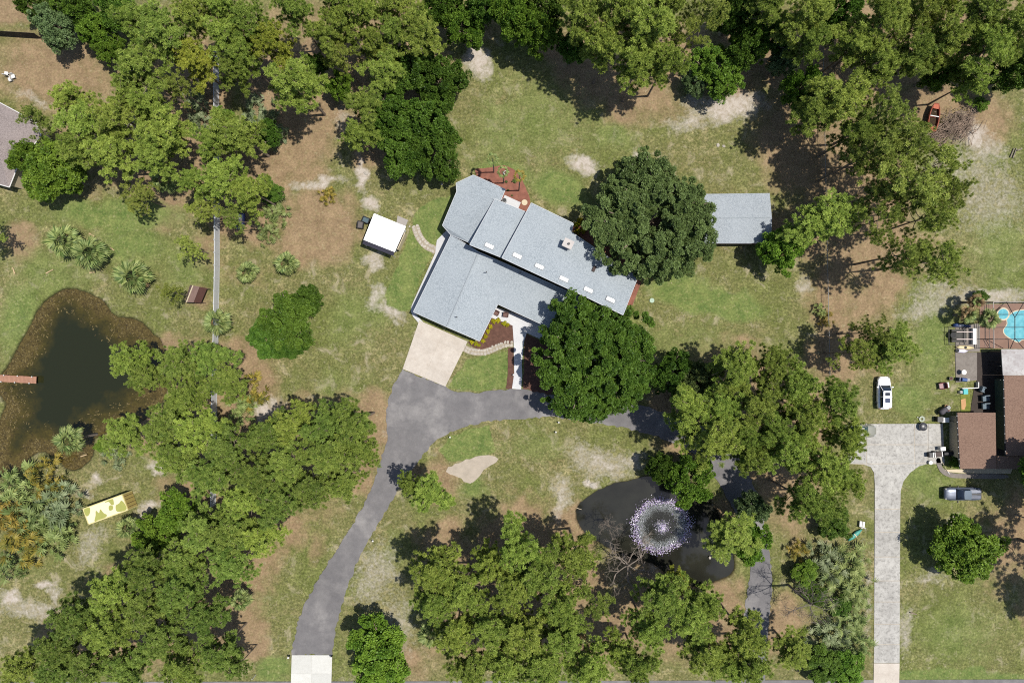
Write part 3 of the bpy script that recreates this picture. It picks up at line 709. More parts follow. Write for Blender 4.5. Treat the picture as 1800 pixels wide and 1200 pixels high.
 (1440,1075,46,'bare',14,'bare tree with a long dark trunk lying over the thicket',G_SE),
 (1455,1120,38,'palmetto_silver',2,'silver palmetto at the lower left of the thicket',G_SE),
 (1505,1130,34,'palmetto',2,'green palmetto beside the drive near the bottom edge',G_SE),
 (1395,1145,40,'pine',9,'low pine below the bare tree',G_SE),
 (1445,1165,36,'bush_oak',4,'dark bush at the bottom edge below the thicket',G_SE),
 (1490,1178,36,'bush',4,'bright bush at the bottom edge beside the concrete drive',G_SE),
 # south grove
 (1108,1000,56,'bare',9,'grey bare tree on the lower shore of the fountain pond',G_S),
 (1072,930,24,'bare',7,'small bare tree reaching over the fountain pond',G_S),
 (770,1000,52,'pine',14,'left pine of the south grove, shadow on the sandy verge',G_S),
 (818,1035,46,'pine',14,'pine in the left part of the south grove',G_S),
 (765,1058,40,'pine',13,'pine at the lower left rim of the south grove',G_S),
 (858,985,36,'pine',13,'small pine between the left pine and the tall dark pine',G_S),
 (915,955,48,'pine',15,'tall dark pine at the top of the south grove',G_S),
 (952,1005,52,'pine',15,'pine in the heart of the south grove',G_S),
 (900,1030,46,'pine',14,'pine left of the heart of the south grove',G_S),
 (1012,965,48,'pine',13,'bright pine beside the pond at the top right of the south grove',G_S),
 (985,1060,46,'pine',14,'pine below the heart of the south grove',G_S),
 (1042,1060,41,'thin',12,'thin pine left of the grey bare tree',G_S),
 (855,1095,48,'pine',14,'pine above the bottom pines of the south grove',G_S),
 (925,1105,46,'pine',14,'pine above the dry palm at the bottom',G_S),
 (830,1165,46,'pine',13,'left bottom-edge pine of the south grove',G_S),
 (890,1160,44,'pine',13,'second bottom-edge pine of the south grove',G_S),
 (955,1165,46,'pine',13,'third bottom-edge pine of the south grove',G_S),
 (1042,1165,42,'pine',13,'bottom-edge pine just right of the dry palm',G_S),
 (1165,1050,52,'pine',13,'large pine right of the grey bare tree',G_S),
 (1212,1085,50,'pine',13,'pine of the south grove near the asphalt loop',G_S),
 (1135,1105,40,'pine',13,'pine below the grey bare tree, by the orange ground',G_S),
 (1190,1020,26,'lime',8,'light green crown touching the lower pond shore',G_S),
 (1122,1170,38,'pine',13,'bottom-edge pine below the orange ground',G_S),
 (1238,1150,46,'pine',13,'bottom-edge pine left of the loop drive end',G_S),
 (1305,1110,46,'pine',13,'pine covering the lower end of the loop drive',G_S),
 (1320,1170,42,'pine',13,'bottom-edge pine beside the loop drive end',G_S),
 (1236,1062,40,'pine',12,'pine between the fountain pond and the lower loop drive',G_S),
 (1285,1165,36,'pine',12,'low pine at the bottom edge just left of the loop drive end',G_S),
 (1085,1140,34,'pine',11,'small pine at the lower rim of the orange ground',G_S),
 (992,1112,42,'pine',13,'pine right of the one above the dry palm',G_S),
 (802,1105,42,'pine',13,'pine above the left bottom-edge pine',G_S),
 (662,1150,66,'broad',9,'round bright tree beside the white driveway apron',None),
 (758,1110,26,'palm',6,'dark palm at the lower left of the south grove',None),
 (1020,1130,24,'palm_dry',4,'half-dry palm among the bottom pines',None),
 # round tree right and shade trees off to the side
 (1702,965,66,'broad',8,'round solitary tree on the right lawn below the black pickup',None),
 # trees between the algae pond and the driveway
 (238,632,36,'pine',12,'pine reaching over the algae pond',G_W),
 (268,662,36,'pine',12,'lower limb pine reaching over the algae pond',G_W),
 (325,640,42,'pine',13,'pine above the white fence right of the pond',G_W),
 (378,632,38,'pine',13,'pine crossing the white fence below the palm',G_W),
 (332,692,40,'pine',13,'pine between the pond and the white fence',G_W),
 (405,672,38,'pine',13,'pine right of the fence beside the yellow shrub',G_W),
 (440,690,34,'palmetto_gold',2.5,'yellow palmetto at the edge of the open grass',G_W),
 (425,718,28,'palmetto',2,'green palmetto below the yellow one',G_W),
 (222,762,48,'pine',11,'round pine on the lower right pond shore',G_W),
 (178,782,14,'bush',1.8,'bright low bush at the pond shore beside the palm',G_W),
 (205,800,26,'palmetto_silver',1.2,'pale palmetto under the round pine at the pond shore',G_W),
 (300,735,44,'pine',13,'pine right of the round shore pine',G_W),
 (352,758,46,'pine',14,'pine over the fence line below the fence opening',G_W),
 (310,800,46,'pine',13,'pine above the brown ground patch with sand',G_W),
 (410,782,48,'pine',14,'pine right of the fence line in the middle grove',G_W),
 (372,835,48,'pine',14,'pine hiding the fence above its lower visible piece',G_W),
 (520,740,40,'pine',13,'pine at the grove top below the white sand spot',G_W),
 (470,765,40,'pine',13,'pine left of the grove top',G_W),
 (572,742,44,'pine',14,'pine at the upper rim of the grove, second from the driveway',G_W),
 (628,740,42,'pine',14,'pine nearest the driveway junction',G_W),
 (632,790,38,'pine',13,'pine leaning to the driveway bend',G_W),
 (575,798,46,'pine',14,'pine in the right half of the middle grove',G_W),
 (515,805,46,'pine',14,'pine in the centre of the middle grove',G_W),
 (455,830,46,'pine',14,'pine in the left half of the middle grove',G_W),
 (430,880,44,'pine',13,'pine below the left half of the middle grove',G_W),
 (545,858,44,'pine',13,'pine at the lower rim of the grove above the driveway grass',G_W),
 (605,850,38,'pine',12,'thin-edged pine beside the driveway curve',G_W),
 (490,880,44,'pine',13,'pine at the lower rim of the middle grove',G_W),
 (505,560,50,'oak',8.5,'bushy green oak standing alone on the dry grass',None),
 (535,530,34,'oak',7,'right lobe crown of the lone bushy oak group',None),
 (468,590,38,'oak',6,'lower left crown of the lone bushy oak group',None),
 (508,612,24,'oak',5,'small lowest crown of the lone bushy oak group',None),
 # south-west grove
 (310,898,38,'broad',7,'bright green broadleaf at the top of the south-west grove',G_SW),
 (270,935,40,'broad',7,'green broadleaf right of the camouflaged container',G_SW),
 (365,935,46,'pine',12,'pine below the lower visible fence piece',G_SW),
 (412,928,46,'pine',13,'pine right of the bright broadleaf in the south-west grove',G_SW),
 (462,945,40,'pine',12,'pine at the right rim of the south-west grove',G_SW),
 (330,985,42,'pine',12,'pine below the bright broadleaf in the south-west grove',G_SW),
 (410,992,46,'pine',13,'pine on the right side of the south-west grove',G_SW),
 (262,1000,48,'pine',14,'pine casting a feathery shadow towards the container',G_SW),
 (205,1035,46,'pine',14,'pine left of the feathery-shadow pine',G_SW),
 (322,1042,48,'pine',14,'pine in the centre of the south-west grove',G_SW),
 (270,1065,46,'pine',13,'pine just below the centre of the south-west grove',G_SW),
 (140,1078,44,'pine',13,'pine at the left rim of the south-west grove',G_SW),
 (200,1100,48,'pine',14,'pine above the bottom-left pines',G_SW),
 (370,1075,40,'pine',13,'pine left of the bare ground strip by the bottom drive',G_SW),
 (300,1115,46,'pine',13,'pine in the lower part of the south-west grove',G_SW),
 (110,1128,42,'pine',13,'pine above the bottom left corner trees',G_SW),
 (45,1170,44,'pine',12,'bottom left corner pine',G_SW),
 (105,1180,42,'pine',12,'bottom-edge pine second from the left corner',G_SW),
 (172,1165,46,'pine',13,'bottom-edge pine third from the left corner',G_SW),
 (240,1168,46,'pine',13,'bottom-edge pine fourth from the left corner',G_SW),
 (318,1170,44,'pine',13,'bottom-edge pine fifth from the left corner',G_SW),
 (385,1145,40,'pine',12,'bottom-edge pine nearest the white apron',G_SW),
 (418,1172,24,'pine',9,'small pine at the bottom edge by the white apron grass',G_SW),
 (228,925,22,'palm',3,'small palm at the corner of the camouflaged container',G_SW),
 (424,1052,22,'palm',3,'small palm at the right rim of the south-west grove',G_SW),
 # left scrub mass
 (28,850,44,'palmetto',3,'broad green palmetto at the lower pond edge',G_SW),
 (78,838,38,'palmetto_gold',3,'orange-tipped palmetto at the top of the left scrub',G_SW),
 (110,885,44,'palmetto_silver',2.5,'silver palmetto beside the camouflaged container',G_SW),
 (60,905,46,'palmetto',3,'green palmetto in the middle of the left scrub',G_SW),
 (15,905,40,'palmetto_gold',3,'orange-tipped palmetto on the left photo edge',G_SW),
 (45,955,44,'palmetto_gold',3,'orange-tipped palmetto at the lower left of the scrub',G_SW),
 (95,940,42,'palmetto',2.5,'green palmetto at the lower right of the scrub',G_SW),
 (22,990,34,'palmetto',2.5,'green palmetto at the bottom of the left scrub',G_SW),
 # palms and palmettos of the left yard
 (116,425,32,'palm',3.5,'left palm of the pair on the green lawn',None),
 (163,446,32,'palm',3.2,'right palm of the pair on the green lawn',None),
 (238,488,34,'palm',3.2,'single palm above the algae pond',None),
 (385,566,26,'palm',5,'palm standing over the white fence',None),
 (128,772,27,'palm',6,'palm leaning out over the lower pond edge',None),
 (505,463,24,'palm',2.5,'palm on red-brown ground above the bushy oak',None),
 (436,478,22,'palm',2.2,'palm right of the white fence on red-brown ground',None),
 (487,372,30,'palmetto',1.6,'green palmetto patch at the edge of the red-brown ground',None),
 (470,410,24,'palmetto',1.4,'low palmetto below the palmetto patch on red-brown ground',None),
 (455,200,36,'palmetto_silver',1.8,'pale palmetto right of the white fence in shade',None),
 (480,235,28,'palmetto_silver',1.6,'pale palmetto under the long-trunked pine',None),
 (340,178,26,'palmetto_silver',1.8,'silver palmetto left of the white fence top',None),
 (352,215,24,'palmetto_silver',1.6,'silver palmetto left of the bright bush at the fence',None),
 (290,318,26,'palm',3,'dark palm under the left grove',None),
 (575,343,17,'palmetto_gold',1.2,'small yellowish palmetto alone on red-brown ground',None),
 (627,245,24,'palm',4,'palm at the left foot of the oak row',None),
 (1735,560,20,'palm',3.5,'spiky palm beside the pool enclosure',None),
 (1698,552,18,'palm_dry',3,'dry palm left of the pool enclosure',None),
 (1712,530,16,'palm_dry',3,'dry palm at the upper left corner of the pool enclosure',None),
 (1724,522,14,'bush_oak',2,'dark small bush at the pool enclosure corner',None),
 (1681,813,13,'bush',1.6,'bright clipped bush at the corner of the brown garage',None),
 (1450,560,16,'palmetto_gold',1.0,'yellow plant on the chain link fence line',None),
 (1443,545,14,'palmetto',1.0,'green plant on the chain link fence line',None),
 (1340,182,16,'bare',1.2,'brown brush heap beside the sand track',None),
 # trees whose shade reaches the right edge
 (1892,850,86,'broad',14,'shade tree just inside the right edge beside the brown house walk',None),
 (1900,990,80,'thin',14,'open pine shading the right edge beside the round tree',None),
 (1950,1095,60,'pine',13,'pine shading the right edge near the bottom',None),
 (-22,415,34,'thin',9,'thin pine shading the left edge beside the lawn palms',None),
]
# ------------------------------------------------------------------ materials of hard surfaces
def concrete(name, a, b, stain=0.5, stain_col=C(96,90,84)):
    s = N(name); n2 = s.noise(0.5, 6, 0.7); n3 = s.noise(2.2, 6, 0.75); n4 = s.noise(11, 3, 0.6)
    c = s.mix(s.ramp(n2, 0.3, 0.7), a, b); c = s.mix(s.math('MULTIPLY', s.ramp(n3, 0.48, 0.72), stain), c, stain_col)
    c = s.mix(0.3, c, s.mix(n4, (0.2,0.2,0.2,1), (0.8,0.8,0.8,1)), 'OVERLAY')
    oi = s.n('ObjectInfo').outputs['Random']; hs = s.n('HueSaturation'); s.t.links.new(c, hs.inputs['Color'])
    s.t.links.new(s.math('ADD', 0.94, s.math('MULTIPLY', oi, 0.12)), hs.inputs['Value'])
    s.base(hs.outputs[0]); s.rough(0.9); s.b.inputs['Specular IOR Level'].default_value = 0.15; s.bump(n4, 0.25, 0.02); return s.m
M_CONC = concrete('pale_concrete', C(198,187,174), C(218,209,197), 0.4, C(172,162,150))
M_APRON = concrete('white_concrete', C(212,211,204), C(224,223,216), 0.25, C(188,185,176))
M_OLDC = concrete('weathered_concrete', C(170,167,161), C(208,205,198), 0.9, C(124,121,116))
M_GREYC = concrete('grey_concrete', C(132,124,116), C(156,148,140), 0.5, C(104,98,92))
M_WALK = concrete('white_walk_concrete', C(204,204,206), C(222,222,222), 0.2, C(184,184,184))
M_STONE = concrete('flagstone', C(178,170,158), C(206,198,184), 0.4, C(132,126,122))
def asphalt():
    s = N('asphalt'); n1 = s.noise(0.24, 9, 0.66, dist=0.15); n2 = s.noise(0.8, 6, 0.7); n3 = s.noise(9, 3, 0.7); n0 = s.noise(0.09, 3, 0.5)
    c = s.mix(s.ramp(n2, 0.3, 0.7), C(116,114,115), C(136,133,133)); c = s.mix(s.math('MULTIPLY', s.ramp(n1, 0.5, 0.66), 0.55), c, C(172,168,165))
    c = s.mix(s.math('MULTIPLY', s.ramp(n0, 0.5, 0.72), 0.55), c, C(98,96,98)); c = s.mix(0.35, c, s.mix(n3, (0.2,0.2,0.2,1), (0.8,0.8,0.8,1)), 'OVERLAY')
    s.base(c); s.rough(0.92); s.b.inputs['Specular IOR Level'].default_value = 0.15; s.bump(n3, 0.4, 0.02); return s.m
M_ASPH = asphalt()
def shingle(name, a, b, dark):
    s = N(name); oc = s.coord(); n2 = s.noise(3.4, 2, 0.6); n1 = s.noise(0.25, 4); n3 = s.noise(7.5, 2, 0.5)
    c = s.mix(s.ramp(n3, 0.36, 0.62), a, b); c = s.mix(s.math('MULTIPLY', s.ramp(n2, 0.55, 0.7), 0.5), c, dark)
    c = s.mix(s.math('MULTIPLY', s.ramp(n1, 0.4, 0.7), 0.4), c, b)
    s.base(c); s.rough(0.88); s.b.inputs['Specular IOR Level'].default_value = 0.2; s.bump(s.mix(0.5, n3, n2), 0.5, 0.03); return s.m
M_ROOF = shingle('blue_grey_shingles', C(150,159,165), C(182,190,195), C(136,146,153))
M_ROOF2 = shingle('grey_shingles', C(150,158,165), C(180,187,192), C(138,146,153))
M_BROWN = shingle('brown_shingles', C(124,98,84), C(152,124,107), C(108,86,74))
M_LROOF = shingle('mottled_grey_brown_shingles', C(128,118,114), C(164,152,148), C(104,96,98))
M_WHITE = simple('white_paint', C(236,234,230), 0.5, 0.03)
M_CREAM = simple('cream_paint', C(214,198,168), 0.6, 0.06)
M_DARK = simple('dark_rubber', (0.012,0.012,0.013,1), 0.7, 0.2)
M_BLACK = simple('black_metal', (0.015,0.015,0.017,1), 0.45, 0.2)
M_GLASS = simple('dark_glass', (0.012,0.018,0.03,1), 0.05, 0.02, spec=0.6)
M_BROWNW = simple('brown_wood', C(112,82,64), 0.8, 0.2, 1.0, 6)
M_MULCH = simple('brown_mulch', C(104,74,62), 0.95, 0.3, 2.0, 7.0, bump=.6)
M_REDM = simple('red_mulch', C(146,96,80), 0.95, 0.22, 1.2, 6.0, bump=.6)
M_GREY = simple('grey_metal', C(150,152,152), 0.5, 0.1)
M_SKY = simple('skylight_acrylic', C(252,252,252,1.05), 0.25, 0.01)

# ------------------------------------------------------------------ paved surfaces
def paving(name, px, mat, z=0.04, label=None, rag=0.0, sm=0, seed=0):
    pts = px_poly(smooth_pts(px, sm) if sm else px)
    if rag: pts = ragged(pts, rag, seed)
    bm = prism(bmesh.new(), pts, z, z-0.12); return tag(part(name, bm, mat), label, kind='structure')
def clip_half(poly, nrm, d):
    out = []
    for i in range(len(poly)):
        a, b = poly[i], poly[(i+1) % len(poly)]; da, db = a.x*nrm[0]+a.y*nrm[1]-d, b.x*nrm[0]+b.y*nrm[1]-d
        if da <= 0: out.append(a)
        if da*db < 0: out.append(a.lerp(b, da/(da-db)))
    return out
def slabs(parent_name, px, mat, cuts, z=0.05, gap=0.035, label=None, base_mat=None):
    """concrete field split by joint lines (photo-pixel segments) into separate slabs lying on one bed"""
    root = empty(parent_name, kind='structure', label=label)
    polys = [px_poly(px)]
    for (x1, y1), (x2, y2) in cuts:
        a, b = P(x1, y1), P(x2, y2); d = (b-a).normalized(); nrm = (-d.y, d.x); dd = a.x*nrm[0]+a.y*nrm[1]; nxt = []
        for p in polys:
            q1 = clip_half(p, nrm, dd-gap); q2 = clip_half(p, (-nrm[0], -nrm[1]), -dd-gap)
            s1 = [v.x*nrm[0]+v.y*nrm[1]-dd for v in p]
            if min(s1) > -0.3 or max(s1) < 0.3: nxt.append(p)
            else: nxt += [q for q in (q1, q2) if len(q) > 2]
        polys = nxt
    for p in polys: part('slab', prism(bmesh.new(), p, z, z-0.1), mat, root)
    part('joint_bed', prism(bmesh.new(), px_poly(px), z-0.03, z-0.16), base_mat or M_GREYC, root)
    return root
def build_paving():
    left = [(708,649),(697,668),(685,697),(678,728),(681,765),(672,800),(655,850),(632,900),(607,942),(575,990),(547,1040),(530,1075),(519,1112),(513,1150)]
    right = [(585,1150),(590,1105),(601,1062),(618,1012),(640,962),(662,925),(690,877),(713,838),(737,808),(763,778),(792,759),(840,744),(900,737),(972,733),(1040,742),(1120,757),(1190,780),(1240,815),(1275,870),(1305,930),(1318,1000),(1310,1070),(1305,1120),(1300,1215)]
    back = [(1345,1215),(1348,1120),(1354,1070),(1356,1000),(1346,930),(1332,870),(1296,800),(1240,752),(1180,728),(1110,708),(1040,696),(975,695),(930,686),(905,683),(870,687),(835,690),(805,688),(783,680)]
    sp = lambda p: smooth_pts(p, 4, False)
    pts = sp(left)+sp(right)+sp(back)
    pts = ragged(px_poly(pts), 0.17, 3, step=.4)
    tag(part('asphalt_driveway', prism(bmesh.new(), pts, 0.03, -0.12), M_ASPH), 'grey patched asphalt driveway with a loop to the east', kind='structure')
    cut = lambda a, b, c, d, f: ((a[0]+(b[0]-a[0])*f, a[1]+(b[1]-a[1])*f), (c[0]+(d[0]-c[0])*f, c[1]+(d[1]-c[1])*f))
    A, B, Cc, D = (737,563), (822,600), (783,679), (708,648)
    slabs('concrete_driveway', [A, B, Cc, D], M_CONC, [cut(A,D,B,Cc,.25), cut(A,D,B,Cc,.5), cut(A,D,B,Cc,.75), cut(A,B,D,Cc,.5)], .055, .02, 'pale concrete pad in front of the garage', M_CONC)
    slabs('driveway_apron', [(513,1150.5),(584,1150.5),(582,1215),(511,1215)], M_APRON, [((548,1140),(547,1220)),((500,1183),(600,1183))], .05, .02, 'white concrete apron at the bottom', M_APRON)
    paving('road', [(-100,1198),(1000,1196),(1900,1193),(1900,1240),(-100,1240)], M_ASPH, .015, 'grey road along the bottom edge')
    paving('side_path', [(786,404),(793,412),(780,440),(772,463),(727,548),(744,566),(738,570),(726,556),(722,546),(724,536),(765,445),(768,422)], M_WALK, .05, 'white concrete strip along the garage wall')
    paving('entry_path', [(874,540),(945,566),(1000,590),(985,612),(926,585),(921,600),(917,640),(918,660),(916,684),(900,683),(904,655),(903,600),(901,572),(858,556)], M_WALK, .05, 'white concrete walk to the front door')
    paving('mulch_bed', [(866,552),(903,572),(903,601),(880,604),(855,612),(838,612),(822,601),(843,598)], M_MULCH, .02, 'brown mulch bed beside the garage', .06, 3)
    paving('mulch_strip', [(893,612),(903,610),(903,640),(904,668),(901,684),(889,683),(893,660)], M_MULCH, .02, 'brown mulch strip beside the front walk', .06, 0)
    paving('mulch_strip', [(922,586),(980,612),(1010,640),(990,690),(945,694),(930,684),(919,684),(921,640)], M_MULCH, .02, 'brown mulch under the bright oak', .06, 0)
    paving('mulch_strip', [(1121,490),(1127,497),(1104,556),(1094,555)], M_REDM, .02, 'red mulch strip along the east wall of the house')
    paving('mulch_strip', [(1004,404),(1011,392),(1040,408),(1090,440),(1121,487)], M_REDM, .02, 'red mulch under the dark oak')
    paving('patio_bed', [(835,300),(850,296),(866,294),(882,291),(898,295),(911,306),(920,322),(928,340),(932,357),(926,375),(880,360),(850,330)], M_REDM, .03, 'red mulch half circle behind the house', .05, 3)
    paving('patio_slab', [(887,343),(915.5,356),(908,374),(880,362)], M_WALK, .06, 'white slab beside the rear wall')
    paving('sand_pad', [(783,828),(800,815),(826,806),(846,800),(870,801),(874,812),(850,826),(838,842),(826,850),(805,838)], simple('pale_sand', C(186,174,158), .95, .12, 1.0, 8.0), .012, 'pale sand pad below the turf patch', .12, 2, 8)
    paving('house_pad', [(699,379),(717.5,387),(713,398),(697,391)], simple('pad_concrete', C(172,166,160), .9, .08), .06, 'grey pad beside the white shed')
    # neighbour's drive
    edge_l = [(1536,1164),(1537.5,900),(1537.5,850),(1536,830),(1530,820),(1518,816),(1497,815)]
    edge_r = [(1629,815),(1615,819),(1600,830),(1588,845),(1583,862),(1582,900),(1581,1164)]
    slabs('neighbour_driveway', edge_l+[(1490,815),(1490,745),(1607,744.5),(1657,744.5),(1660,815)]+edge_r, M_OLDC,
          [((1480,815),(1640,814)),((1607,740),(1608,820)),((1631,740),(1631,820)),((1523,740),(1523,820)),((1480,781),(1700,781)),((1530,894),(1590,894)),((1530,935),(1590,935)),((1530,978),(1590,978)),((1530,1020),(1590,1020)),((1530,1057),(1590,1057)),((1530,1096),(1590,1096)),((1530,1132),(1590,1132))], .05, .05,
          'long weathered concrete driveway on the right', simple('joint_sand', C(196,186,170), .95, .15, 1.0, 6.0))
    slabs('neighbour_apron', [(1536,1164.8),(1581,1164.8),(1580,1215),(1535,1215)], M_CONC, [], .05, .02, 'paler concrete apron at the end of the weathered drive')
    paving('curved_path', smooth_pts([(1645,808),(1652,805),(1656,820),(1668,829),(1690,832),(1764,833),(1764,841),(1690,840),(1668,838),(1652,828)], 3), M_GREYC, .05, 'curved grey path below the brown garage')
    paving('gravel_strip', [(1660,825),(1780,822),(1776,832),(1690,831),(1668,829)], M_CREAM, .03, 'cream gravel strip along the brown garage')
    paving('back_patio', [(1679,574),(1722,568),(1722,618),(1680,618)], M_GREYC, .05, 'grey concrete slab with the equipment frame')
    paving('back_patio', [(1679,619),(1717,619),(1717,668),(1680,672)], M_GREYC, .052, 'stained grey concrete slab with the round white table')
    paving('shade_toned_patio', [(1717,619),(1770,619),(1770,800),(1705,800),(1705,726),(1712,682),(1717,668)], simple('shade_toned_pavers', C(62,52,46), .8, .2, 2, 8), .045, 'courtyard paving of the brown house with shade painted into its colour')  # courtyard shade put into the dark colour of the paving
    paving('pool_deck', [(1722,536),(1900,528),(1900,614),(1722,612)], simple('pool_deck_brown', C(142,112,96), .8, .1, 1, 9), .05, 'brown pool deck inside the cage')
    paving('lawn_strip', [(1688,686),(1705,686),(1706,724),(1689,724)], simple('turf_strip', C(124,130,56), .95, .25, 2.0, 9.0), .02, 'short turf strip in the courtyard')
    paving('sand_patch', [(1689,702),(1697,700),(1698,712),(1695,720),(1690,719)], simple('orange_sand', C(206,160,114), .95, .1), .03, 'orange sand patch in the courtyard')
def build_stone_paths():
    var = []
    for k in range(6):
        r = random.Random(k); n = r.choice((5,6,6,7)); bm = bmesh.new()
        prism(bm, [(math.cos(a)*q, math.sin(a)*q*.8) for a, q in [((i+r.uniform(-.2,.2))*2*math.pi/n, r.uniform(.82,1.1)) for i in range(n)]], .05, -.06); var.append(bm_mesh('stone', bm)); var[-1].materials.append(M_STONE)
    def path(name, line, width, label, seed):
        root = empty(name, kind='structure', label=label); r = random.Random(seed)
        pts = [Vector(p).to_3d() for p in [P(*q) for q in smooth_pts(line, 6, False)]]; acc = 0; step = .46; nxt = 0
        bed = bmesh.new(); L = [p for p in pts]; offs = lambda s: [p+Vector((-(L[min(i+1,len(L)-1)]-L[max(i-1,0)]).normalized().y, (L[min(i+1,len(L)-1)]-L[max(i-1,0)]).normalized().x, 0))*s for i, p in enumerate(L)]
        prism(bed, offs(width*.5)+offs(-width*.5)[::-1], .012, -.1); part('sand_bed', bed, simple('path_sand', C(172,160,140), .95, .15, 3, 9), root)
        for a, b in zip(pts, pts[1:]):
            seg = (b-a).length; d = (b-a).normalized(); nn = Vector((-d.y, d.x, 0))
            while nxt < acc+seg:
                p = a+d*(nxt-acc); k = max(1, round(width/.5))
                for j in range(k):
                    o = link('stone', r.choice(var), None, root); q = p+nn*((j+.5)/k-.5)*width*1.02
                    o.location = q+Vector((r.uniform(-.06,.06), r.uniform(-.06,.06), r.uniform(-.015,.02))); o.rotation_euler = (0,0,r.uniform(0,6.28)); s = r.uniform(.21,.27); o.scale = (s*1.1, s, 1)
                nxt += step
            acc += seg
    path('flagstone_path', [(730,398),(734,410),(740,421),(750,432),(762,438),(767,441)], 1.15, 'curving flagstone path beside the green side lawn', 1)
    path('flagstone_path', [(815,611),(828,617),(846,619),(862,615),(878,608),(890,604),(902,604)], 1.0, 'curving flagstone path between mulch bed and front lawn', 2)

# ------------------------------------------------------------------ main house
def build_house():
    rt = empty('house', P(880,470), 0, 'large house with low blue-grey shingle roofs at several levels', 'house')
    off = Vector(rt.location)
    def roof(px, label=None, mat=M_ROOF, tris=None, th=.22):
        bm = bmesh.new(); v = [P(*p)-Vector((off.x, off.y, 0)) for p in px]
        T = [bm.verts.new(p) for p in v]; B = [bm.verts.new(p-Vector((0,0,th))) for p in v]
        for f in (tris or [tuple(range(len(v)))]): bm.faces.new([T[i] for i in f]); bm.faces.new([B[i] for i in f[::-1]])
        bnd = {}
        for f in (tris or [tuple(range(len(v)))]):
            for a, b in zip(f, f[1:]+f[:1]): bnd[(a,b)] = 1
        for a, b in bnd:
            if (b, a) not in bnd: bm.faces.new((T[a], B[a], B[b], T[b]))
        o = part('roof', bm, mat, rt)
        if label: o['label'] = label
        # pale edge board round the eaves, standing just proud of the shingles
        bf = bmesh.new()
        for a, b in bnd:
            if (b, a) in bnd: continue
            p, q = v[a], v[b]; d = (q-p); L = d.length; d.normalize(); nn = Vector((d.y, -d.x, 0)).normalized()
            prof = [(0.0,.02),(.06,.02),(.06,-th-.02),(0.0,-th-.02)]
            r1 = [bf.verts.new(p+nn*(x+.004)+Vector((0,0,z))) for x, z in prof]; r2 = [bf.verts.new(q+nn*(x+.004)+Vector((0,0,z))) for x, z in prof]
            for k in range(4): bf.faces.new((r1[k], r1[(k+1)%4], r2[(k+1)%4], r2[k]))
            bf.faces.new(r1[::-1]); bf.faces.new(r2)
        part('edge_board', bf, simple('pale_grey_trim', C(214,216,218), .55, .03), o); return o, v
    def walls(px, top, inset=.55, mat=M_WHITE):
        v = [P(*p)-Vector((off.x, off.y, 0)) for p in px]; c = sum(v, Vector())/len(v)
        pts = []
        for i in range(len(v)):
            a, b, d = v[i-1], v[i], v[(i+1) % len(v)]; e1, e2 = (b-a), (d-b); e1.z = e2.z = 0; e1.normalize(); e2.normalize()
            n1, n2 = Vector((-e1.y, e1.x, 0)), Vector((-e2.y, e2.x, 0)); k = (n1+n2); k = k/max(.35, k.dot(n1)) if k.length > 1e-3 else n1
            area = sum(v[j].x*v[(j+1)%len(v)].y-v[(j+1)%len(v)].x*v[j].y for j in range(len(v)))
            s = 1 if area > 0 else -1
            pts.append(Vector((b.x, b.y, top(b) if callable(top) else top))+k*s*inset)
        part('wall', prism(bmesh.new(), pts, None, -.1), mat, rt); return pts
    # bottom garage and front wing (C): gable west, slope east
    zr, ze = 3.5, 2.75
    cpx = [(793,413,ze+.2),(841,443,zr),(785,574,zr),(727,548,ze),(843,599,ze),(875,534,ze),(1058,618,ze),(1090,552,zr)]
    roof(cpx, 'low front roof over garage and entry', tris=[(0,3,2,1),(1,2,4,5),(1,5,6,7)])
    walls([(793,413,2.6),(727,548,2.6),(843,599,2.6),(875,534,2.6),(1058,618,2.6),(1090,552,2.6),(841,443,2.6)], 2.62)
    # north-west wing (A)
    apx = [(802,322,3.0),(803,337,3.0),(778,396,2.9),(793,413,3.0),(827,427,4.2),(870,351,3.9),(880,352,3.9),(888,333,3.7),(832,308,3.2)]
    roof(apx, 'north-west wing roof', tris=[(0,1,5,6,7,8),(1,2,3,4,5)])
    walls([(802,322,3),(778,396,3),(793,413,3),(827,427,3),(880,352,3),(888,333,3),(832,308,3)], 2.7)
    # middle strip (B) and the tall main roof (D), both falling to the north-east
    bpx = [(826,430,6.2),(882,452.5,6.2),(924,372.5,4.15),(870,350,4.15)]
    rb, vb = roof(bpx, 'middle roof strip', tris=[(0,1,2,3)])
    walls([(826,430,6),(882,452.5,6),(924,372.5,4),(870,350,4)], lambda p: p.z-.35-.5 if p.z > 5 else 3.4, .5)
    dpx = [(882.5,453,7.2),(1033,523,7.2),(1095,553,7.2),(1121,487,4.9),(1004,408,4.75),(1008,393,4.3),(934,357,4.3)]
    rd, vd = roof(dpx, 'tall main roof with skylights', tris=[(0,1,2,3,4,5,6)])
    walls([(882.5,453,6),(1095,553,6),(1121,487,4),(1004,408,4),(1008,393,4),(934,357,4)], lambda p: 5.9 if p.z > 5.5 else 3.6, .5)
    # roof plane heights for things on top
    def plane(v3):
        a, b, c = v3; n = (b-a).cross(c-a)
        return lambda x, y: a.z-(n.x*(x-a.x)+n.y*(y-a.y))/n.z
    zD = plane([vd[0], vd[2], vd[6]]); zB = plane([vb[0], vb[1], vb[3]])
    def on(f, px, py):
        p = P(px, py, 6)-Vector((off.x, off.y, 0))
        for _ in range(4): p = P(px, py, f(p.x, p.y))-Vector((off.x, off.y, 0))
        return p
    # n-gon D is planar enough: re-lay its vertices onto the plane
    me = rd.data
    ang = math.atan2(-(553-453), 1095-882.5)
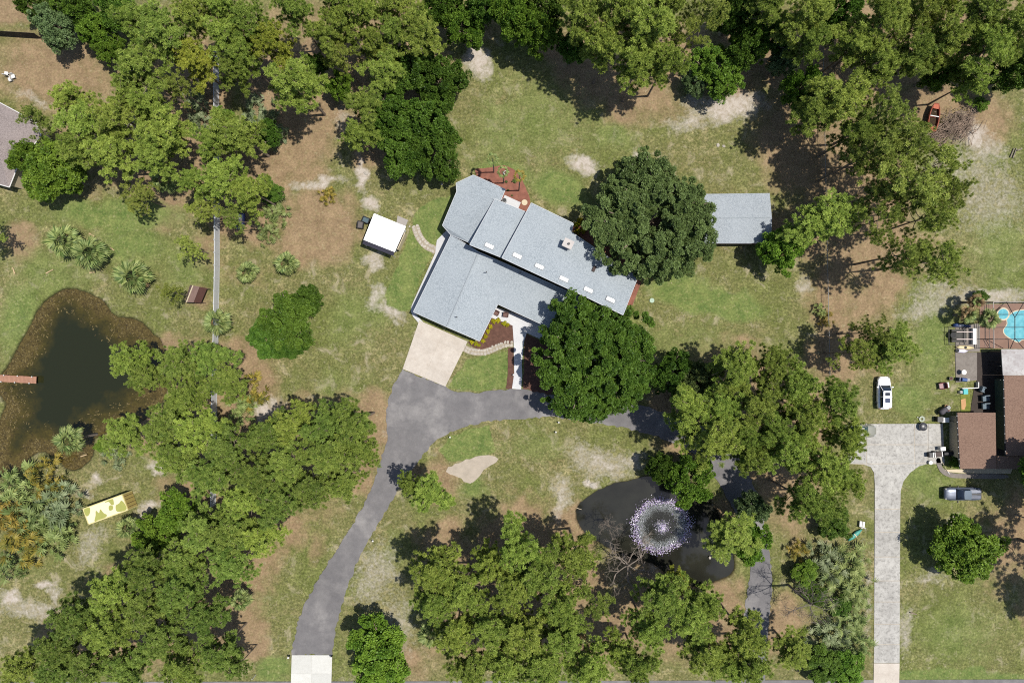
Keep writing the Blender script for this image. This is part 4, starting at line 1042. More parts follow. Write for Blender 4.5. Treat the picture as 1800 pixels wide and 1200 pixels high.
    for i, (px, py, f, par) in enumerate([(860,432.7,zB,rb),(909,450,zD,rd),(948,468.7,zD,rd),(991,490.7,zD,rd),(1034,509.7,zD,rd),(1073,527,zD,rd)]):
        c = on(f, px, py); bm = bmesh.new(); box(bm, (0,0,.07), (1.18,.5,.16), 0, .03)
        o = part('skylight', bm, M_SKY, par, loc=c); tilt = math.atan2(f(c.x-math.sin(ang), c.y+math.cos(ang))-c.z, 1)
        o.rotation_euler = (Matrix.Rotation(ang, 3, 'Z') @ Matrix.Rotation(tilt, 3, 'X')).to_euler()
        bm = bmesh.new(); box(bm, (0,0,.02), (1.34,.66,.1)); k = part('curb', bm, M_GREY, o)
    c = on(zD, 1044, 472.7); bm = bmesh.new(); box(bm, (0,0,.06), (.42,.85,.2), 0, .02); o = part('roof_vent', bm, simple('dark_vent', C(64,48,44), .6), rd, loc=c); o.rotation_euler = (math.atan(-.22),0,ang)
    c = on(zD, 997, 431); bm = bmesh.new(); box(bm, (0,0,.5), (1.15,.95,1.9)); box(bm, (0,0,1.55), (1.4,1.2,.16), 0, .02); o = part('chimney', bm, simple('chimney_stucco', C(206,198,192), .8, .06), rd, loc=c); o.rotation_euler = (0,0,ang)
    bm = bmesh.new(); cyl(bm, (0.1,0,1.63), (0.1,0,1.85), .16, .16, 10); part('flue', bm, M_BLACK, o)
    for px, py in ((803,557),(805,411),(855,478),(914,479),(1013,513)):
        bm = bmesh.new(); cyl(bm, (0,0,-.6), (0,0,.35), .07, .07, 8); part('vent_pipe', bm, M_BLACK, rt, loc=P(px, py, 4.0 if px != 805 else 3.2)-Vector((off.x, off.y, 0)))
    bm = bmesh.new()                              # ridge caps of the garage gable
    a, b = P(841,443,zr+.03)-Vector((off.x,off.y,0)), P(785,574,zr+.03)-Vector((off.x,off.y,0)); cyl(bm, a, b, .07, .07, 6); part('ridge_cap', bm, M_ROOF2, rt)
    # openings in the walls below the eaves
    def opening(name, a, b, z0, z1, mat, out=.06):
        a, b = P(*a)-Vector((off.x, off.y, 0)), P(*b)-Vector((off.x, off.y, 0)); d = (b-a); m = (a+b)/2; bm = bmesh.new()
        box(bm, (m.x, m.y, (z0+z1)/2), (d.length, .1+out, z1-z0), math.atan2(d.y, d.x)); return part(name, bm, mat, rt)
    gd = opening('garage_door', (746,551), (808,578), 0.05, 2.3, M_CREAM)
    opening('front_door', (905,550), (914,554), 0.05, 2.2, M_BROWNW)
    for x in (890, 925, 960, 1000): opening('window', (x, 543+(x-890)*.47), (x+12, 549+(x-890)*.47), 1.0, 2.2, M_GLASS)
    for k in range(6):
        f = k/6; opening('clerestory_window', (893+196*f, 454.5+93*f), (893+196*f+24, 454.5+93*f+11.3), 5.0, 5.75, M_GLASS, .0)
def gable_box(name, px, ze, zr, mat, label, cat, ridge='x', wall=M_WHITE, inset=.45, th=.15, flat=False):
    """simple building: four eave corners in photo pixels, walls and a two-plane roof"""
    v = [P(*p, ze) for p in px]; c = sum(v, Vector())/4; rt = empty(name, (c.x, c.y, 0), 0, label, cat); o = Vector((c.x, c.y, 0)); v = [p-o for p in v]
    bm = bmesh.new()
    if flat: prism(bm, v, None, None, th)
    else:
        if ridge == 'x': m1, m2 = (v[3]+v[0])/2, (v[1]+v[2])/2; q = [(0,1,5,4),(3,4,5,2)]
        else: m1, m2 = (v[0]+v[1])/2, (v[2]+v[3])/2; q = [(0,4,5,3),(4,1,2,5)]
        m1.z = m2.z = zr; w = v+[m1, m2]; T = [bm.verts.new(p) for p in w]; B = [bm.verts.new(p-Vector((0,0,th))) for p in w]; ed = {}
        for f in q:
            bm.faces.new([T[i] for i in f]); bm.faces.new([B[i] for i in f[::-1]])
            for a, b in zip(f, f[1:]+f[:1]): ed[(a,b)] = 1
        for a, b in ed:
            if (b, a) not in ed: bm.faces.new((T[a], B[a], B[b], T[b]))
    rf = part('roof', bm, mat, rt)
    bm = bmesh.new(); cc = sum(v, Vector())/4; prism(bm, [p+(cc-p).normalized()*inset*1.4 for p in v], ze-th-.01, -.1); part('wall', bm, wall, rt)
    return rt, rf, v
def build_outbuildings():
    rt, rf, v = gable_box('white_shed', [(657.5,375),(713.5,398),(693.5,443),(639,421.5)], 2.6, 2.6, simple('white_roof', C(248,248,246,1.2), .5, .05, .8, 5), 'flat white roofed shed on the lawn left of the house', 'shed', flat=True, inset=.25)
    for t in (.2,.4,.6,.8):
        p, q = v[0].lerp(v[1], t), v[3].lerp(v[2], t); part('roof_seam', cyl(bmesh.new(), p+Vector((0,0,.01)), q+Vector((0,0,.01)), .03, .03, 6), simple('seam_grey', C(196,196,194), .5, .05), rf)
    bm = bmesh.new(); a, b = v[1], v[2]; d = (b-a).normalized(); nn = Vector((-d.y, d.x, 0))
    ang = math.atan2(d.y, d.x); m = a.lerp(b, .55); box(bm, (m.x+.12*abs(d.y), m.y, 1.0), (2.6,.1,2.0), ang); part('side_door', bm, M_CREAM, rt)
    bm = bmesh.new(); m = (v[2]+v[3])/2; d2 = (v[3]-v[2]); n2 = Vector((-d2.y, d2.x, 0)).normalized(); n2 = n2 if n2.y < 0 else -n2; q = m+n2*.27; box(bm, (q.x, q.y, 2.42), (d2.length*.99,.62,.08), math.atan2(d2.y, d2.x)); part('shade_strip', bm, simple('navy_shade_strip', C(44,42,58), .7, .15), rt)  # dark strip added in place of the shade along the south side
    for t in (.03,.97):
        p = v[2].lerp(v[3], t)+n2*.5; part('porch_post', cyl(bmesh.new(), (p.x,p.y,0), (p.x,p.y,2.38), .05), M_WHITE, rt)  # posts added to carry the strip of painted shade
    rt, rf, v = gable_box('outbuilding', [(1240,341),(1352,339.5),(1356,385),(1356,428)], 2.7, 3.2, M_ROOF2, 'grey shingled outbuilding half under the dark oak', 'shed') if False else gable_box('outbuilding', [(1238,341),(1353,339.5),(1356,428),(1238,428)], 2.7, 3.2, M_ROOF2, 'grey shingled outbuilding half hidden under the dark oak', 'outbuilding', wall=simple('brick_red_wall', C(150,96,76), .8, .15), inset=.3)
    bm = bmesh.new(); a, b = (v[0]+v[3])/2, (v[1]+v[2])/2; cyl(bm, (a.x,a.y,3.22), (b.x,b.y,3.22), .06, .06, 6); part('ridge_cap', bm, M_ROOF, rf)
    bm = bmesh.new(); box(bm, (2.5, v[2].y+.36, 1.05), (1.0,.12,2.1)); part('door', bm, M_WHITE, rt)
    # brown play shed by the fence
    a, b, c, d = (334,500.5),(361,506),(350,532),(325,531)
    v = [P(*q, 2.2) for q in (a, b, c, d)]; ctr = sum(v, Vector())/4; rt = empty('garden_shed', (ctr.x, ctr.y, 0), 0, 'small brown wooden shed with a pale ridge by the white fence', 'shed'); o = Vector((ctr.x, ctr.y, 0)); v = [p-o for p in v]
    r1, r2 = v[0].lerp(v[1], .36)+Vector((0,0,.75)), v[3].lerp(v[2], .3)+Vector((0,0,.75)); brown = simple('shed_brown', C(128,104,96), .8, .12, 2, 9); dkb = simple('shed_dark_brown', C(84,54,46), .75, .12, 2, 9)
    def sheet(q, m, nm, thick=.07):
        bm = bmesh.new(); T = [bm.verts.new(p) for p in q]; B = [bm.verts.new(p-Vector((0,0,thick))) for p in q]; bm.faces.new(T); bm.faces.new(B[::-1])
        for i in range(4): bm.faces.new((T[i], B[i], B[(i+1)%4], T[(i+1)%4]))
        return part(nm, bm, m, rt)
    m1, m2 = v[0].lerp(v[1], .68)+Vector((0,0,.3)), v[3].lerp(v[2], .68)+Vector((0,0,.3))
    sheet([v[0], r1, r2, v[3]], brown, 'roof'); sheet([r1, m1, m2, r2], brown, 'roof'); sheet([m1+Vector((0,0,-.09)), v[1]+Vector((0,0,-.55)), v[2]+Vector((0,0,-.55)), m2+Vector((0,0,-.09))], dkb, 'porch_roof')['label'] = 'dark brown porch roof'
    bm = bmesh.new(); cyl(bm, r1+Vector((0,0,.05)), r2+Vector((0,0,.05)), .09, .09, 6); part('ridge_cap', bm, M_CREAM, rt)
    bm = bmesh.new(); prism(bm, [p*.86 for p in (v[0], m1*1.0, m2*1.0, v[3])], 2.0, 0); part('wall', bm, dkb, rt)
    for p in (v[1], v[2]):
        bm = bmesh.new(); cyl(bm, (p.x*.95,p.y*.95,0), (p.x*.95,p.y*.95,1.6), .05); part('porch_post', bm, brown, rt)
    # container
    q = [P(*p, 2.59) for p in ((146.5,895),(216,869.5),(224,894),(153.5,922))]; c = sum(q, Vector())/4; d = (q[1]-q[0]); ang = math.atan2(d.y, d.x)
    rt = empty('shipping_container', (c.x, c.y, 0), ang, 'tan shipping container with a green camouflage roof beside the left scrub', 'container')
    tan = simple('container_tan', C(226,214,150), .6, .05); grn = simple('camouflage_green', C(172,174,92), .6, .05)
    bm = bmesh.new(); box(bm, (0,0,1.36), (6.0,2.36,2.42)); part('body', bm, tan, rt)
    bm = bmesh.new(); 
    for k in range(30): box(bm, (-2.85+k*.197, 0, 1.36), (.09,2.42,2.2))
    part('side_corrugation', bm, tan, rt)
    bm = bmesh.new()
    for y in (-1.17,1.17):
        for z in (.14,2.53): box(bm, (0,y,z), (6.06,.12,.12))
        for x in (-2.97,2.97): box(bm, (x,y,1.33), (.14,.14,2.5))
    for x in (-2.97,2.97):
        for z in (.14,2.53): box(bm, (x,0,z), (.12,2.3,.12))
    part('frame', bm, tan, rt)
    def blob(cx, cy, spec):
        bm = bmesh.new(); pts = smooth_pts([(cx+u, cy+w_) for u, w_ in spec], 5); prism(bm, pts, 2.602, 2.56); part('camouflage_patch', bm, grn, rt)
    bm = bmesh.new(); prism(bm, [(-2.9,-1.1),(2.9,-1.1),(2.9,1.1),(-2.9,1.1)], 2.59, 2.55); part('roof', bm, simple('container_cream', C(244,234,200), .55, .04), rt)
    blob(-2.45,.55,[(-.4,-.5),(.1,-.4),(.4,.1),(.42,.5),(-.4,.5)]); blob(-1.0,-.45,[(-1.0,-.6),(-.6,.1),(-.3,.75),(0,.3),(.35,.75),(.6,.1),(.95,-.35),(.6,-.62),(-.4,-.62)]); blob(.85,-.05,[(-.3,-.3),(.15,-.3),(.35,.1),(0,.4),(-.3,.15)])
    blob(1.05,.72,[(-.8,.2),(-.2,.15),(0,-.4),(.35,-.45),(.5,.1),(.45,.34),(-.4,.36)]); blob(2.1,-.35,[(-.6,-.5),(.7,-.7),(.78,.2),(.5,.75),(.05,.5),(-.5,.35)])
    bm = bmesh.new(); box(bm, (3.03,0,1.33), (.05,2.2,2.3)); dr = part('end_door', bm, simple('container_door', C(204,182,110), .6, .1), rt)
    for y in (-.8,-.3,.3,.8):
        bm = bmesh.new(); cyl(bm, (3.09,y,.25), (3.09,y,2.45), .03); part('lock_bar', bm, M_BROWNW, dr)
    # grey-brown house at the left edge
    v = [P(*p, z) for p, z in (((-120,120),3.0),((0,181),3.0),((62,214),3.0),((72,238),3.0),((33,286),3.0),((16,329),3.0),((-120,290),3.0))]
    c = P(0,260); rt = empty('left_house', c, 0, 'house with mottled grey-brown roof at the left edge', 'house'); v = [p-c for p in v]; ap = (v[0]+v[6])/2; ap.z = 4.6; r2 = sum(v[1:6], Vector())/5-Vector((2.5,0,0)); r2.z = 4.6
    bm = bmesh.new(); T = [bm.verts.new(p) for p in v]; A1, A2 = bm.verts.new(ap), bm.verts.new(r2)
    for f in [(T[0],T[1],A2,A1),(T[1],T[2],A2),(T[2],T[3],A2),(T[3],T[4],A2),(T[4],T[5],A2),(T[5],T[6],A1,A2),(T[6],T[0],A1)]: bm.faces.new(f)
    rf = part('roof', bm, M_LROOF, rt)
    bm = bmesh.new(); prism(bm, [p*.94 for p in v], 2.85, -.1); part('wall', bm, M_CREAM, rt)
    for a, b in zip(v, v[1:]):
        bm = bmesh.new(); cyl(bm, a-Vector((0,0,.06)), b-Vector((0,0,.06)), .08, .08, 6); part('gutter', bm, M_WHITE, rt)
def build_neighbour():
    rt = empty('brown_house', P(1760,740), 0, 'brown shingled house with garage and lanai at the right edge', 'house'); off = Vector(rt.location)
    def rf(px, mat, nm, th=.2, label=None):
        v = [P(*p)-Vector((off.x,off.y,0)) for p in px]; o = part(nm, prism(bm := bmesh.new(), v, None, None, th), mat, rt)
        if label: o['label'] = label
        cc = sum(v, Vector())/len(v); ins = [p+(cc-p).normalized()*.9 for p in v]; return o, v, ins
    g, gv, gi = rf([(1683,725,2.5),(1750,725,3.1),(1751.5,823.5,3.1),(1688,823.5,2.5)], M_BROWN, 'garage_roof')
    part('wall', prism(bmesh.new(), [Vector((p.x,p.y,0)) for p in gi], 2.25, -.1), M_CREAM, rt)
    m, mv, mi = rf([(1765,660,2.9),(1920,660,4.2),(1920,800,4.2),(1768.5,801,2.9)], M_BROWN, 'main_roof')
    part('wall', prism(bmesh.new(), [Vector((p.x,p.y,0)) for p in mi], 2.5, -.1), simple('green_wall', C(92,108,88), .7, .08), rt)
    rf([(1751.8,801.5,2.75),(1796,801.5,2.75),(1796,824,2.45),(1751.8,824,2.45)], M_BROWN, 'porch_roof')
    l, lv, li = rf([(1760,613.5,2.8),(1920,613.5,2.8),(1920,659.5,2.8),(1763,659.5,2.8)], concrete('streaked_white_roof', C(176,170,168), C(212,210,208), .6, C(140,120,114)), 'lanai_roof', .12, 'streaked white lanai roof')
    for (a, b) in ((gv[0], gv[3]), (mv[0], mv[3])):
        bm = bmesh.new(); cyl(bm, a+Vector((-.08,0,-.08)), b+Vector((-.08,0,-.08)), .07, .07, 6); k = part('gutter', bm, M_DARK, rt)
        for i in range(9):
            p = a.lerp(b, (i+.5)/9); bm = bmesh.new(); box(bm, (p.x-.1,p.y,p.z-.005), (.1,.07,.05)); part('gutter_clip', bm, M_WHITE, k)
    d = [Vector((gv[0].x+.52, (gv[0].y+gv[3].y)/2, 1.1))][0]; bm = bmesh.new(); box(bm, (gi[0].x-.02, (gv[0].y+gv[3].y)/2, 1.1), (.12,5.0,2.1)); part('garage_door', bm, M_CREAM, rt)
    for t in (.1,.5,.9):
        p = lv[0].lerp(lv[3], t); bm = bmesh.new(); cyl(bm, (p.x+.1,p.y,0), (p.x+.1,p.y,2.68), .05); part('lanai_post', bm, M_BLACK, rt)
    bm = bmesh.new(); wx = P(1736,640).x-off.x
    for y in (618,642,666): 
        p = P(1736,y)-off; cyl(bm, (p.x,p.y,0), (p.x,p.y,2.6), .045)
    part('screen_wall_posts', bm, M_BLACK, rt)
    # pool cage
    rt = empty('pool_cage', P(1780,570), 0, 'screen cage frame standing over the swimming pool', 'pool enclosure'); off = Vector(rt.location); h = 2.7
    a = P(1746,530,h)-off; b = P(1747,612,h)-off; fr = M_BLACK
    def bar(nm, p, q, r=.05, mat=fr): part(nm, cyl(bmesh.new(), p, q, r, r, 6), mat, rt)
    pale = simple('cage_pale_rail', C(176,164,156), .5, .05)
    bar('top_rail', a, b, .07, pale); bar('top_rail', a, a+Vector((14,0,0)), .07, pale)
    for t in (0,.27,.54,.8,1.0):
        p = a.lerp(b, t); bar('post', (p.x,p.y,0), p)
    for z in (.9,1.8): bar('girt', (a.x,a.y,z), (b.x,b.y,z), .035)
    for x in (3,6.5,10): bar('post', (a.x+x,a.y,0), (a.x+x,a.y,h))
    for t in (.27,.54,.8): 
        p = a.lerp(b, t); bar('roof_beam', p, p+Vector((14,0,.0)), .025)
    cpt = [P(1784,558,4.0)-off, P(1784,594,4.0)-off]
    bar('roof_beam', cpt[0], cpt[1], .06); bar('roof_beam', cpt[0], P(1769,530,h)-off, .05); bar('roof_beam', cpt[1], P(1776,612,h)-off, .05); bar('roof_beam', cpt[0], P(1800,531,h)-off, .05); bar('roof_beam', P(1772,596,3.4)-off, P(1773,612,h)-off, .04); bar('roof_beam', cpt[1], P(1799,612,h)-off, .05)
    # pool
    rt = empty('swimming_pool', P(1785,570), 0, 'turquoise kidney pool with a round spa beside it', 'swimming pool'); off = Vector(rt.location)
    s = N('pool_water'); s.base(s.mix(s.ramp(s.noise(1.5, 3), .35, .65), C(98,176,190), C(126,200,210))); s.rough(.08); s.bump(s.noise(2.5, 3), .1, .05)
    ki = smooth_pts([(1778,551),(1792,546),(1830,546),(1850,570),(1840,600),(1800,596),(1790,601),(1777,595),(1767,588),(1764,580),(1770,570),(1770,560)], 4)
    kp = [P(*p)-off for p in ki]; cc = sum(kp, Vector())/len(kp)
    part('coping', prism(bmesh.new(), [cc+(p-cc)*1.06 for p in kp], .075, -.1), M_CREAM, rt); part('water', prism(bmesh.new(), kp, .082, .0), s.m, rt)
    c = P(1760,552)-off
    bm = bmesh.new(); cyl(bm, (c.x,c.y,0), (c.x,c.y,.4), .95, .95, 24); sp = part('spa_wall', bm, M_CREAM, rt); bm = bmesh.new(); cyl(bm, (c.x,c.y,.3), (c.x,c.y,.408), .76, .76, 24); part('spa_water', bm, s.m, sp)
# ------------------------------------------------------------------ fences
def build_fences():
    line = [(384.5,95),(385.5,300),(386,470),(383.5,600),(381.5,690),(379,890)]
    pts = [P(*q) for q in line]; rt = empty('vinyl_fence', pts[0], 0, 'long pale grey vinyl fence running down the left side', 'fence'); o = Vector(pts[0])
    m = simple('grey_vinyl', (0.42,0.43,0.44,1), .5, .05); tot = 0; samp = []
    dist = [0]
    for a, b in zip(pts, pts[1:]): dist.append(dist[-1]+(b-a).length)
    def at(s):
        for i in range(len(pts)-1):
            if s <= dist[i+1]: return pts[i].lerp(pts[i+1], (s-dist[i])/(dist[i+1]-dist[i]))
        return pts[-1]
    n = int(dist[-1]/1.83); bm = bmesh.new(); box(bm, (0,0,.9), (1.72,.05,1.66)); box(bm, (0,0,1.72), (1.72,.09,.1)); box(bm, (0,0,.12), (1.72,.09,.12))
    for k in range(11): box(bm, (-.78+k*.156,0,.92), (.13,.062,1.5))
    pm = bm_mesh('panel', bm); pm.materials.append(m)
    bm = bmesh.new(); box(bm, (0,0,.95), (.13,.13,1.9)); 
    r = bmesh.ops.create_cone(bm, cap_ends=True, segments=4, radius1=.12, radius2=.01, depth=.1); bmesh.ops.transform(bm, matrix=Matrix.Translation((0,0,1.95)) @ Matrix.Rotation(math.pi/4, 4, 'Z'), verts=r['verts'])
    qm = bm_mesh('post', bm); qm.materials.append(m)
    for i in range(n+1):
        p = at(i*1.83); link('post', qm, None, rt, p-o)
        if i < n:
            q = at((i+1)*1.83); k = link('panel', pm, None, rt, (p+q)/2-o); d = q-p; k.rotation_euler = (0,0,math.atan2(d.y, d.x))
    # dark board fence, top left
    a, b = P(-40,61), P(74,68); rt = empty('board_fence', a, 0, 'dark board fence at the top left corner', 'fence'); mb = simple('dark_boards', C(72,66,60), .85, .2, 2, 8)
    d = (b-a); n = int(d.length/.4); bm = bmesh.new(); box(bm, (0,0,.9), (.37,.03,1.8)); mm = bm_mesh('board', bm); mm.materials.append(mb)
    for i in range(n):
        k = link('board', mm, None, rt, d*((i+.5)/n)+Vector((0,0,R.uniform(-.03,.03)))); k.rotation_euler = (0,0,math.atan2(d.y,d.x)+R.uniform(-.04,.04))
    for z in (.4,1.5):
        bm = bmesh.new(); p = Vector((.03,.06,z)); cyl(bm, p, p+d, .045, .045, 4); part('rail', bm, mb, rt)
    # chain link fence on the right
    a, b = P(1440,90), P(1452,660); rt = empty('chain_link_fence', a, 0, 'thin grey chain link fence running down between the two lots', 'fence'); d = b-a; n = 16
    bm = bmesh.new(); cyl(bm, (0,0,0), (0,0,1.3), .045, .045, 6); mm = bm_mesh('post', bm); mm.materials.append(M_GREY)
    for i in range(n+1): link('post', mm, None, rt, d*i/n)
    bm = bmesh.new(); cyl(bm, (0,0,1.25), d+Vector((0,0,1.25)), .04, .04, 5); part('top_rail', bm, M_GREY, rt)
    bm = bmesh.new(); u = d.normalized(); L = d.length
    for i in range(int(L/.16)):
        for s in (1,-1):
            p = u*(i*.16+(0 if s > 0 else .3)); q = u*(i*.16+(.3 if s > 0 else 0)); cyl(bm, p+Vector((0,0,.05)), q+Vector((0,0,1.22)), .006, .006, 3, False)
    tag(part('wire_mesh', bm, M_GREY, rt), kind='stuff')

# ------------------------------------------------------------------ vehicles
def loft(bm, st, n=20, e=5.0):
    """st: (x, half width, z bottom, z top); rounded-rectangle sections along x"""
    rings = []
    for x, hw, z0, z1 in st:
        c = (z0+z1)/2; h = (z1-z0)/2; ring = []
        for k in range(n):
            t = 2*math.pi*(k+.5)/n; ct, s_ = math.cos(t), math.sin(t); q = (abs(ct)**e+abs(s_)**e)**(-1/e)
            ring.append(bm.verts.new((x, hw*ct*q, c+h*s_*q)))
        rings.append(ring)
    for A, B in zip(rings, rings[1:]):
        for k in range(n): bm.faces.new((A[k], A[(k+1)%n], B[(k+1)%n], B[k]))
    bm.faces.new(rings[0][::-1]); bm.faces.new(rings[-1]); return bm
def paint(name, col, rough=.25, metal=0.0):
    s = N(name); s.base(col); s.rough(rough); s.b.inputs['Metallic'].default_value = metal; s.b.inputs['Coat Weight'].default_value = .6; s.b.inputs['Coat Roughness'].default_value = .08; return s.m
def plate(bm, pts, z, th=.03): return prism(bm, pts, z, z-th)
def rrect(x0, x1, hw0, hw1, r=.18, n=4):
    """rounded quadrilateral: half width hw0 at x0, hw1 at x1"""
    return smooth_pts([(x0,-hw0+r),(x0+.02,-hw0+r*.3),(x0+r,-hw0),((x0+x1)/2,-(hw0+hw1)/2-.01),(x1-r,-hw1),(x1-.02,-hw1+r*.3),(x1,-hw1+r),(x1+.02,0),(x1,hw1-r),(x1-.02,hw1-r*.3),(x1-r,hw1),((x0+x1)/2,(hw0+hw1)/2+.01),(x0+r,hw0),(x0+.02,hw0-r*.3),(x0,hw0-r),(x0-.02,0)], n)
def wheels(rt, xs, hw, rad=.36):
    for x in xs:
        for s in (1,-1):
            w_ = part('wheel', cyl(bmesh.new(), (x, s*(hw-.2), rad), (x, s*hw, rad), rad, rad, 16), M_DARK, rt); part('rim', cyl(bmesh.new(), (x, s*(hw-.02), rad), (x, s*(hw+.012), rad), rad*.62, rad*.58, 12), M_GREY, w_)
def build_suv(px, py, rz, label):
    c = P(px, py, .6); rt = empty('parked_car', (c.x, c.y, 0), rz, label, 'car', 'vehicles parked at the brown house'); m = paint('white_car_paint', C(246,246,250,1.1))
    part('body', loft(bmesh.new(), [(-2.36,.62,.45,.85),(-2.3,.8,.36,1.0),(-2.0,.92,.3,1.02),(-1.0,.95,.26,1.0),(.3,.95,.26,1.0),(1.2,.94,.28,.98),(1.9,.88,.32,.92),(2.2,.76,.38,.84),(2.33,.56,.45,.74)]), m, rt, True)
    part('glasshouse', loft(bmesh.new(), [(-2.2,.66,.9,1.1),(-1.95,.72,.9,1.58),(-1.0,.76,.9,1.66),(.1,.75,.9,1.66),(.5,.73,.9,1.5),(1.15,.74,.9,1.02)], 20, 4), M_GLASS, rt, True)
    rf = part('roof', plate(bmesh.new(), rrect(-2.08,.32,.6,.58), 1.70, .07), m, rt)
    part('sunroof', plate(bmesh.new(), rrect(-.35,.1,.36,.36,.05,2), 1.712, .03), M_GLASS, rf); part('sunroof', plate(bmesh.new(), rrect(-1.35,-.7,.36,.36,.05,2), 1.712, .03), simple('blue_grey_glass', C(74,84,110), .1, .03), rf)
    for s in (1,-1):
        part('roof_rail', cyl(bmesh.new(), (-1.9,s*.62,1.72), (.1,s*.6,1.72), .025, .025, 6), M_GREY, rf)
        bm = bmesh.new(); [cyl(bm, p, q, .035, .035, 5) for p, q in (((.35,s*.6,1.64),(1.15,s*.76,1.02)),((-1.98,s*.62,1.62),(-2.22,s*.72,1.05)),((-.5,s*.74,1.6),(-.5,s*.86,1.0)))]; part('pillar', bm, m, rt)
        bm = bmesh.new(); box(bm, (.85, s*1.06, 1.05), (.16,.26,.16), 0, .04); part('mirror', bm, m, rt)
        bm = bmesh.new(); box(bm, (2.1, s*.66, .78), (.36,.26,.14), -s*.45, .04); part('headlight', bm, M_GREY, rt); bm = bmesh.new(); box(bm, (-2.26, s*.7, .92), (.12,.24,.24), 0, .03); part('tail_light', bm, simple('red_lamp', C(150,20,16), .3, .02), rt)
    bm = bmesh.new(); box(bm, (-2.36,0,.55), (.12,1.3,.28), 0, .05); part('bumper', bm, M_BLACK, rt)
    wheels(rt, (1.42,-1.38), .94)
def build_sedan(px, py, rz, label):
    c = P(px, py, .6); rt = empty('parked_car', (c.x, c.y, 0), rz, label, 'car', 'vehicles parked at the brown house'); m = paint('grey_car_paint', C(142,142,130), .5)
    part('body', loft(bmesh.new(), [(-2.36,.6,.42,.82),(-2.25,.8,.34,.92),(-1.6,.9,.28,.95),(-.5,.92,.25,.92),(.6,.92,.25,.92),(1.4,.9,.28,.86),(1.95,.82,.32,.78),(2.25,.62,.38,.68),(2.34,.4,.42,.6)]), m, rt, True)
    part('glasshouse', loft(bmesh.new(), [(-1.75,.7,.85,.98),(-1.1,.66,.85,1.36),(-.2,.7,.85,1.43),(.25,.69,.85,1.38),(1.0,.74,.85,.93)], 20, 4), simple('teal_glass', C(40,72,72), .06, .05, spec=.6), rt, True)
    part('roof', plate(bmesh.new(), rrect(-1.1,.22,.56,.58), 1.46, .06), m, rt)
    for s in (1,-1):
        bm = bmesh.new(); [cyl(bm, p, q, .035, .035, 5) for p, q in (((.25,s*.58,1.38),(1.0,s*.76,.92)),((-1.05,s*.56,1.38),(-1.7,s*.72,.95)))]; part('pillar', bm, m, rt)
        bm = bmesh.new(); box(bm, (.72, s*1.02, .98), (.16,.24,.14), 0, .04); part('mirror', bm, m, rt)
        bm = bmesh.new(); box(bm, (2.05, s*.62, .68), (.34,.26,.1), -s*.4, .03); part('headlight', bm, M_GREY, rt)
    wheels(rt, (1.4,-1.35), .91, .32)
def build_pickup(px, py, rz, label):
    c = P(px, py, .6); rt = empty('parked_car', (c.x, c.y, 0), rz, label, 'car', 'vehicles parked at the brown house'); m = paint('dark_car_paint', C(104,112,128), .3, .3)
    part('body', loft(bmesh.new(), [(-2.62,.8,.5,.95),(-2.55,.88,.42,1.02),(-1.9,.93,.36,1.04),(-.4,.95,.34,1.02),(.9,.95,.34,1.02),(1.7,.93,.38,1.0),(2.35,.87,.42,.92),(2.6,.72,.48,.82)]), m, rt, True)
    part('glasshouse', loft(bmesh.new(), [(-.95,.74,.9,1.05),(-.75,.74,.9,1.5),(0,.76,.9,1.58),(.3,.74,.9,1.55),(1.05,.8,.9,1.04)], 20, 4), M_GLASS, rt, True)
    part('roof', plate(bmesh.new(), rrect(-.8,.22,.64,.62), 1.62, .07), paint('blue_grey_roof', C(120,134,148), .2, .5), rt)
    for s in (1,-1):
        bm = bmesh.new(); box(bm, (-1.72, s*.42, 1.1), (1.5,.42,.07), 0, .02); part('bed_cover', bm, paint('silver_cover', C(176,180,190), .18, .5) if s < 0 else M_SILV, rt)
        for y in (.22,.6):
            bm = bmesh.new(); box(bm, (1.72, s*y, 1.0), (1.2,.05,.05), 0, .02); part('hood_rib', bm, m, rt)
        bm = bmesh.new(); box(bm, (.85, s*1.08, 1.1), (.16,.28,.18), 0, .04); part('mirror', bm, M_BLACK, rt)
        bm = bmesh.new(); box(bm, (2.42, s*.7, .84), (.2,.26,.14), -s*.3, .03); part('headlight', bm, M_GREY, rt); bm = bmesh.new(); cyl(bm, (.25,s*.64,1.58), (1.05,s*.82,1.03), .035, .035, 5); part('pillar', bm, m, rt)
    bm = bmesh.new(); box(bm, (-1.72,0,1.08), (1.6,.26,.08), 0, .02); part('bed_rail', bm, M_BLACK, rt)
    bm = bmesh.new(); box(bm, (-2.58,0,.8), (.14,1.5,.5), 0, .04); part('tailgate', bm, M_BLACK, rt)
    wheels(rt, (1.62,-1.62), .95, .4)

